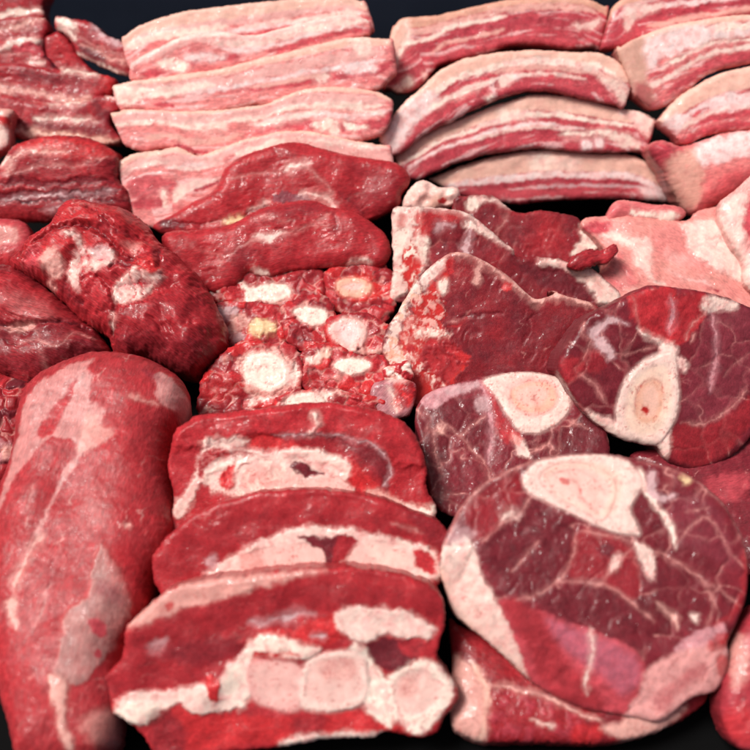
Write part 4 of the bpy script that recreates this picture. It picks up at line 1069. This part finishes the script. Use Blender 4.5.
# ------------------------------------------------------------------ breast slices, front
kwJ = dict(crease=.3, stretch=2.2, warp=1.1, T=24, base='R', base2='r', fib=(4, .8), marb=.25, rag=1.0, lump=(2, 20))
piece('breast_slice', 'hindmost bone-in breast slice with a small white tendon curl on its top', 'breast slice', GJ,
      'm 45,200 50,150 62,108 90,80 120,64 200,55 300,43 420,31 500,38 570,52 625,75 660,110 680,150 692,200 690,245 715,290 705,335 640,380 400,400 100,390 55,330 60,270', (310, 450, 62), 39, Hc=2.6, R=3.2, feats=[
          A('R', 'm 60,110 120,68 420,33 560,52 640,80 680,180 640,190 590,160 520,125 420,112 300,112 180,118 80,150', f=3, h=2), A('r', 'm 250,115 420,115 540,130 600,180 600,240 560,250 500,200 360,150 240,140', f=3), A('BR', 'm 490,175 540,205 562,240 520,252 490,220', f=3), A('BR', 'm 240,115 320,120 400,150 340,155 250,140', f=3), A('D', 'm 440,120 560,145 600,190 590,250 560,200 500,150', f=4, a=.7),
          Ln('SL', 'm 310,112 400,110 500,120 560,140 602,185', w=1.0, part='membrane'), Ln('W', 'm 412,62 421,85 402,110', w=1.6, h=1, part='tendon', tp=0),
          A('F', 'm 128,155 145,122 240,118 238,135 190,160 235,165 330,150 410,152 485,178 502,205 488,222 450,215 420,240 500,245 490,265 330,268 215,260 160,255 130,230 100,290 70,320 55,300 110,220', part='fat', f=1.2, st=.15, h=.8),
          Ln('W', 'm 134,118 142,148 172,158 160,175', w=1.9, h=.9, tp=.05), Ln('W', 'm 128,230 150,205 185,190 205,178', w=1.8, h=.9, tp=.05), Ln('F', 'm 200,245 215,200 240,178', w=2.0, h=.9, tp=.05), Ln('W', 'm 170,215 195,250', w=1.8, h=.9, tp=.05), Ln('F', 'm 150,160 210,150 300,160', w=1.5, h=.7, tp=.05), A('BR', 'm 190,195 215,185 210,240 185,250 170,220', f=2), A('R', 'm 130,160 180,140 200,155 150,185 140,215 120,215', f=2, st=.3),
          A('BP', 'm 208,240 225,195 250,182 300,177 350,186 368,215 358,246 300,256 220,260', part='bone', f=1.5, h=1, c2='W'), A('BL', 'm 230,200 330,195 350,230 250,245', part='bone', f=4, a=.3, st=.6), A('BP', 'm 378,232 410,212 470,217 500,242 488,262 400,262', part='bone', f=1.5, h=1), A('D', 'm 352,185 400,192 430,205 385,220 365,210', f=1.5),
          Ln('F', 'm 215,240 225,200 240,182', w=2, part='fat'), Ln('F', 'm 330,157 410,158 490,190', w=3.2, part='fat', h=1), A('FP', 'm 540,250 590,255 640,290 640,310 560,275', part='fat', f=1.5, st=.2), A('W', 'm 620,300 650,285 690,295 715,288 708,330 640,335', part='fat', f=1.5), Ln('SL', 'm 602,185 600,220 580,240', w=1.2, st=.3)], **kwJ)
piece('breast_slice', 'middle one of the three bone-in breast slices', 'breast slice', GJ,
      'm 5,430 20,395 68,342 115,310 160,288 220,268 280,254 350,250 420,250 500,258 570,268 650,300 735,338 745,400 730,470 650,540 400,560 100,560 20,500', (300, 530, 58), 39, Hc=2.6, R=3.2, feats=[
          A('r', 'm 10,430 160,330 300,300 420,300 600,320 735,370 700,400 520,350 350,345 220,405 160,450 30,470', f=5, a=.7), A('SL', 'm 140,420 165,415 165,440 145,440', f=2, a=.7),
          A('F', 'm 165,445 220,408 280,378 360,347 440,342 520,352 600,368 700,398 722,420 705,475 180,475', part='fat', f=1.5, h=.8), A('BP', 'm 205,440 255,402 330,388 400,384 435,402 440,440 400,462 240,468', part='bone', f=2, h=1), A('BL', 'm 220,415 270,400 290,440 240,455', part='bone', f=4, a=.4, st=.5),
          A('D', 'm 370,365 440,363 520,370 505,400 450,445 432,402 390,380', f=1.5), A('R', 'm 470,370 520,372 500,420 460,430', f=2, a=.6), A('BP', 'm 498,410 540,376 620,390 662,420 652,452 540,452 500,440', part='bone', f=1.5, h=1), A('W', 'm 540,385 620,395 650,430 580,440', part='bone', f=4, a=.5), A('R', 'm 660,400 712,420 712,462 672,445', f=2), Ln('FP', 'm 600,330 680,355', w=1.2), A('D', 'm 640,300 740,340 740,400 700,380', f=5, a=.5)], **kwJ)
piece('breast_slice', 'front bone-in breast slice with three pale bones side by side, at the tray edge', 'breast slice', GJ,
      'n 25,275 60,240 100,200 105,150 120,130 160,95 200,68 300,48 400,38 480,33 560,36 620,46 692,78 702,130 694,170 690,205 726,262 722,290 700,315 690,340 650,352 600,340 560,350 480,352 420,365 360,372 280,380 200,388 160,380 140,350 100,315 60,300', (270, 655, 36), 40, Hc=2.8, R=3.4, feats=[
          A('FP', 'n 105,145 160,95 200,70 300,50 400,42 480,38 400,55 330,80 230,105 150,135', part='fat_cap', f=3, a=.8), A('BR', 'n 180,100 196,95 192,110 182,112', part='fat_cap', a=.8), A('r', 'n 150,132 330,85 480,60 690,90 690,130 560,105 450,120 340,142 240,170 110,190', f=4, a=.7), A('SL', 'n 145,175 180,165 172,195 150,195', f=3, a=.6),
          A('r', 'n 110,190 240,170 340,145 320,190 250,240 100,265 60,250', f=4, a=.7), A('D', 'n 200,170 300,165 320,190 240,215 170,200', f=5, a=.5), Ln('SL', 'n 335,140 400,127 455,118', w=2.0, part='membrane', f=1.2), A('BR', 'n 350,150 420,145 500,120 530,152 480,178 400,165', f=2), Ln('SL', 'n 450,160 485,165', w=1.6),
          A('F', 'n 510,108 560,104 620,114 680,140 672,166 600,160 540,168 498,140', part='fat', f=1.5, h=1), A('D', 'n 555,170 660,172 650,200 600,225 560,200', f=2), A('R', 'n 620,175 690,165 690,200 640,200', f=2, a=.7),
          A('W', 'n 328,190 360,158 420,170 470,185 440,202 370,196 335,205', part='fat', f=1.3, h=1), Ln('BR', 'n 320,215 360,195 430,195', w=1.8), A('F', 'n 85,300 110,268 180,265 230,255 285,238 310,205 335,205 330,290 300,300 240,302 200,285 160,320 110,325', part='fat', f=1.5, h=1), A('W', 'n 90,300 120,285 165,290 150,322 110,322', part='fat', f=2, h=.5), A('W', 'n 290,240 330,202 335,285 300,280', part='fat', f=2),
          A('BR', 'n 150,325 200,290 250,305 330,310 430,310 560,300 640,345 560,350 400,358 280,375 170,375', f=3, a=.8), A('D', 'n 150,300 200,310 220,370 160,375', f=4, a=.6), A('D', 'n 420,315 480,310 470,345 420,355', f=4, a=.5), A('F', 'n 395,355 470,343 585,342 570,356 420,366', part='fat', f=1.3),
          A('W', 'n 530,170 570,210 600,260 600,330 560,300 530,250', part='fat', f=2), A('PP', 'n 330,215 360,208 405,206 440,225 440,270 428,300 380,296 340,275', part='bone', f=2.4, h=1.2), A('BP', 'n 340,220 400,212 430,240 415,285 360,280', part='bone', f=5, a=.6), A('F', 'n 440,212 495,190 542,190 560,232 545,290 470,302 430,285', part='bone', f=2.4, h=1.2), A('BP', 'n 450,220 500,200 540,210 545,270 480,290 445,270', part='bone', f=3, a=.8), A('BL', 'n 470,210 530,205 535,240 480,240', part='bone', f=4, a=.35, st=.5),
          A('W', 'n 588,270 600,232 650,208 702,220 722,265 692,312 652,345 605,315', part='bone', f=1.2, h=1.2, c2='BP'), A('BP', 'n 610,245 650,225 690,245 690,280 650,310 615,290', part='bone', f=3, a=.8), A('BL', 'n 620,240 650,235 645,270 620,270', part='bone', f=4, a=.4, st=.5), A('BR', 'n 258,238 278,235 286,275 262,278', f=1.2, h=1), A('BR', 'n 60,285 95,275 90,300 70,300', f=2, a=.7)], **kwJ)

# ------------------------------------------------------------------ big cuts, left
piece('round_roast', 'long rounded roast with silvery membrane streaks, filling the lower left', 'roast', None,
      'k 0,640 40,520 62,440 80,310 108,220 150,175 200,140 270,108 340,82 400,72 480,78 560,94 650,138 708,200 704,290 655,360 640,420 645,500 655,600 655,760 l 560,150 545,240 470,380 460,500 440,640 420,740 340,800 100,800 55,700 20,570 0,480 -20,300', (95, 545, 26), 14, T=15, mat='calm', Hc=31, R=36, pw=2.7, base='KR', base2='R', fib=(78, .8), marb=.35, lump=(2.5, 30), crease=.25, sinew=1.2, rag=.8, mott=.6, fo=.75, feats=[
          A('ST', 'k 200,140 340,82 350,100 330,140 290,170 240,235 155,350 165,385 215,370 160,420 80,500 40,580 -20,700 40,450 80,310 110,215', part='membrane', f=2.5, st=.2, a=.8),
          A('ST', 'k 335,120 355,170 352,240 400,285 385,330 400,362 432,372 402,410 332,442 290,492 235,565 195,660 160,750 140,750 200,620 250,500 300,440 290,400 210,372 240,310 290,190 310,140', part='membrane', f=2, st=.15, a=.9), A('FP', 'k 340,290 385,300 385,335 432,370 400,405 330,440 300,430 320,380 330,330', f=2, st=.3, a=.8, part='membrane'),
          Ln('FP', 'k 150,560 130,620 120,650', w=1.4, st=.3), Ln('FP', 'k 165,740 l 150,10 110,70 80,130 62,200', w=2.0, f=1.5, st=.2, part='membrane'), A('FP', 'l 25,230 55,220 75,245 68,320 50,290', part='membrane', f=1.2), Ln('ST', 'l 190,170 150,280 140,330', w=1.4, st=.3),
          A('ST', 'k 585,128 655,150 712,208 704,290 655,340 650,265 600,235', part='membrane', f=2, st=.3), A('FP', 'k 490,225 560,230 600,250 560,240 500,240', f=2, st=.3, a=.6), A('V', 'k 540,120 600,130 600,170 560,140', f=4, a=.5), A('FP', 'k 650,290 662,300 660,340 640,350', f=1.5, a=.7), Ln('FP', 'k 480,720 490,700', w=2, st=.3),
          A('R', 'k 390,340 480,400 470,520 400,480 360,430', f=12, a=.4), A('ST', 'k 340,560 400,580 410,700 340,700', f=14, a=.3, st=.4), A('R', 'k 300,170 240,240 165,340 165,382 212,366 242,310 292,190', f=2, a=.8),
          A('SG', 'l 370,38 400,60 440,140 462,240 440,290 380,420 300,520 230,500 213,470 240,380 255,275 325,215 345,120', part='membrane', f=1.8, h=.6, a=.8, st=.3), A('V', 'l 360,160 420,170 440,240 360,210', part='membrane', f=5, a=.5), Ln('FP', 'l 213,470 240,380 258,272 328,212 345,120 370,45 400,62 440,140 460,240', w=1.3, f=1.2, part='membrane', a=.9, h=.4), A('PR', 'l 335,290 375,290 380,340 345,345', part='membrane', f=1.5), A('PR', 'l 345,395 365,395 362,415 348,415', part='membrane', f=1),
          A('FP', 'l 195,490 245,500 252,560 242,650 265,720 235,750 215,650 198,560', part='fat', f=1.5, h=1), A('FP', 'l 300,640 400,600 440,680 380,740 310,700', f=6, a=.5), A('R', 'l 400,60 520,40 560,160 540,240 470,330 460,240', f=8, a=.6), A('R', 'l 0,430 60,500 60,640 20,600', f=5, a=.6), Ln('PD', 'l 0,420 50,440 200,410', w=.8, f=1.5, a=.5), Ln('PD', 'l 200,80 190,200 200,300', w=.6, f=1.5, a=.4)])
piece('meat_lump', 'rolled red lump with white tendon knots, above the rounded roast', 'meat lump', None,
      'd 35,225 70,185 85,165 150,120 190,60 240,38 310,50 380,62 440,105 470,150 520,190 560,225 610,280 645,340 668,380 682,430 672,490 640,525 585,560 520,545 480,530 440,510 400,525 350,500 325,440 270,410 225,375 150,300 110,280 60,260', (118, 290, 54), 26, T=24, Hc=24, R=26, base='R', base2='r', fib=(-35, 1.2), marb=.3, lump=(6, 20), rag=1.4, fo=.7, crease=2.2, feats=[
          A('BR', 'd 85,170 190,62 245,40 320,60 300,110 180,115 90,190', f=5, a=.6, h=3, hw=4), A('BR', 'd 320,60 440,110 470,160 380,200 340,140', f=6, a=.5, h=2, hw=4), A('BR', 'd 60,200 180,120 300,125 350,190 240,180 200,230 120,250', f=6, a=.5, h=2.5, hw=4),
          Ln('DD', 'd 100,170 190,120 270,118 330,150 370,195', w=2.0, f=2, h=-4, a=.7), Ln('DD', 'd 260,50 320,90 360,135 440,150', w=1.2, f=2, h=-3, a=.6), Ln('D', 'd 375,200 420,235 480,235 470,170', w=1.5, f=2, h=-3), Ln('DD', 'd 330,440 345,370 340,310 300,270', w=1.4, f=2, h=-3.5, a=.8),  # folds sunk in, with their shade painted as dark lines
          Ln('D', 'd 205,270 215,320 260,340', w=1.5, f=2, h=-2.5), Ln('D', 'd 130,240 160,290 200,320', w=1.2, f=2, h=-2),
          A('r', 'd 350,375 450,340 560,290 640,345 680,430 665,500 580,555 480,525 350,470', f=5, a=.75, h=4.5, hw=4), A('D', 'd 360,430 480,440 640,470 580,555 480,525 350,480', f=8, a=.5),  # lower right lobe painted darker, as its shaded side
          A('F', 'd 203,142 240,140 262,182 300,190 350,195 346,230 320,252 270,262 240,302 213,280 220,230 245,190 232,160', part='tendon', f=1.2, st=.3, h=1.2), A('F', 'd 362,282 400,262 440,230 482,240 490,270 462,302 430,342 390,352 358,342 350,312', part='tendon', f=1.2, st=.3, h=1.2), A('FP', 'd 125,215 170,188 200,228 190,262 150,262', part='tendon', f=3, st=.2, h=1), A('SL', 'd 280,185 330,185 340,215 300,215', part='tendon', f=2, a=.6, st=.3),
          Ln('R', 'd 225,160 250,200 240,240', w=1.0, h=-1), Ln('PR', 'd 250,205 300,215 345,225', w=1.0, h=-1), Ln('R', 'd 265,185 275,230 250,265', w=.9, h=-1), Ln('R', 'd 400,255 410,300 400,350', w=1.0, h=-1), Ln('PR', 'd 365,300 420,290 480,285', w=1.0, h=-1), Ln('R', 'd 440,240 430,290 440,330', w=.9, h=-1), Ln('D', 'd 345,250 360,230 400,245', w=1.6, h=-2), A('BR', 'd 400,225 450,215 490,235 470,262 430,245', f=3, h=2), A('R', 'd 250,255 290,248 300,280 260,300', f=3, h=2), A('R', 'd 290,250 350,250 350,310 300,360 250,340', f=4, a=.6, h=2), Ln('F', 'd 335,370 350,395 335,420', w=1.2, st=.2), Ln('FP', 'd 130,270 160,300', w=1.5), A('PR', 'd 80,190 130,180 130,230 80,235', f=5, a=.6), Ln('FP', 'd 230,45 300,55 330,80', w=.8, a=.6, st=.3), A('BL', 'd 325,475 400,505 380,528 340,500', f=3, h=1.5), A('FP', 'd 380,170 420,165 410,200', f=3, a=.4)])
piece('meat_lump', 'dark red folded lump at the left edge, above the roast', 'meat lump', None,
      'd -60,240 0,225 60,238 110,270 180,330 240,385 290,425 330,480 315,515 270,535 180,570 100,602 40,590 -60,570', (45, 330, 42), 26, T=22, Hc=20, R=24, base='r', base2='D', fib=(-20, 1.1), marb=.25, lump=(4, 22), rag=1.2, fo=.7, crease=1.8, feats=[
          A('R', 'd -60,260 60,260 180,350 210,400 100,405 -60,390', f=6, a=.7, h=1.5), A('ST', 'd 20,320 110,330 170,390 60,390', f=10, a=.3, st=.5), Ln('DD', 'd -60,405 60,412 130,405 210,398 290,430', w=1.6, f=2, h=-4, a=.8),  # pinkish sheen on the upper lobe and shade in the fold, both painted
          Ln('FP', 'd -20,425 60,415 120,430 130,470', w=1.2, st=.4), Ln('FP', 'd 60,470 110,455 180,480 220,440 280,440', w=1.2, st=.4), Ln('FP', 'd 130,480 150,540 140,570', w=1.4, st=.3, a=.7), A('FP', 'd 40,410 100,405 90,425 50,430', f=3, st=.4, a=.7), A('D', 'd 180,470 300,450 320,490 260,530 190,560', f=6, a=.6)])
piece('meat_piece', 'red ragged piece at the left edge, between the folded lump and the roast', 'meat piece', None,
      'z -20,380 10,378 34,388 30,420 20,455 6,508 -20,525', (5, 445, 26), 18, T=20, Hc=10, R=14, base='r', base2='V', fib=(70, .9), cell=(9, ['r', 'R', 'D', 'r'], 'FP', .4, 1.2), feats=[A('S', 'z -20,438 10,442 12,455 -20,470', f=3, a=.8), A('FP', 'z 3,445 12,448 5,458', f=1, part='fat')])
piece('meat_piece', 'little pinkish piece at the left edge under the bright layered slab', 'meat piece', None,
      'z -20,224 5,219 26,224 34,245 26,262 5,272 -20,272', (5, 245, 48), 30, T=20, Hc=8, R=10, base='PR', base2='R', fib=(30, .8), feats=[A('FP', 'z -10,228 15,226 20,240 0,245', f=3, a=.7, part='fat', st=.3), A('R', 'z -10,250 20,250 15,268 -10,270', f=3)])

if __name__ == '__main__':
    for r_ in INFO:
        print('PIECE %-18s %-36s zface %.0f zmin %.0f zmax %.0f y %.3f %.3f nv %d' % r_)
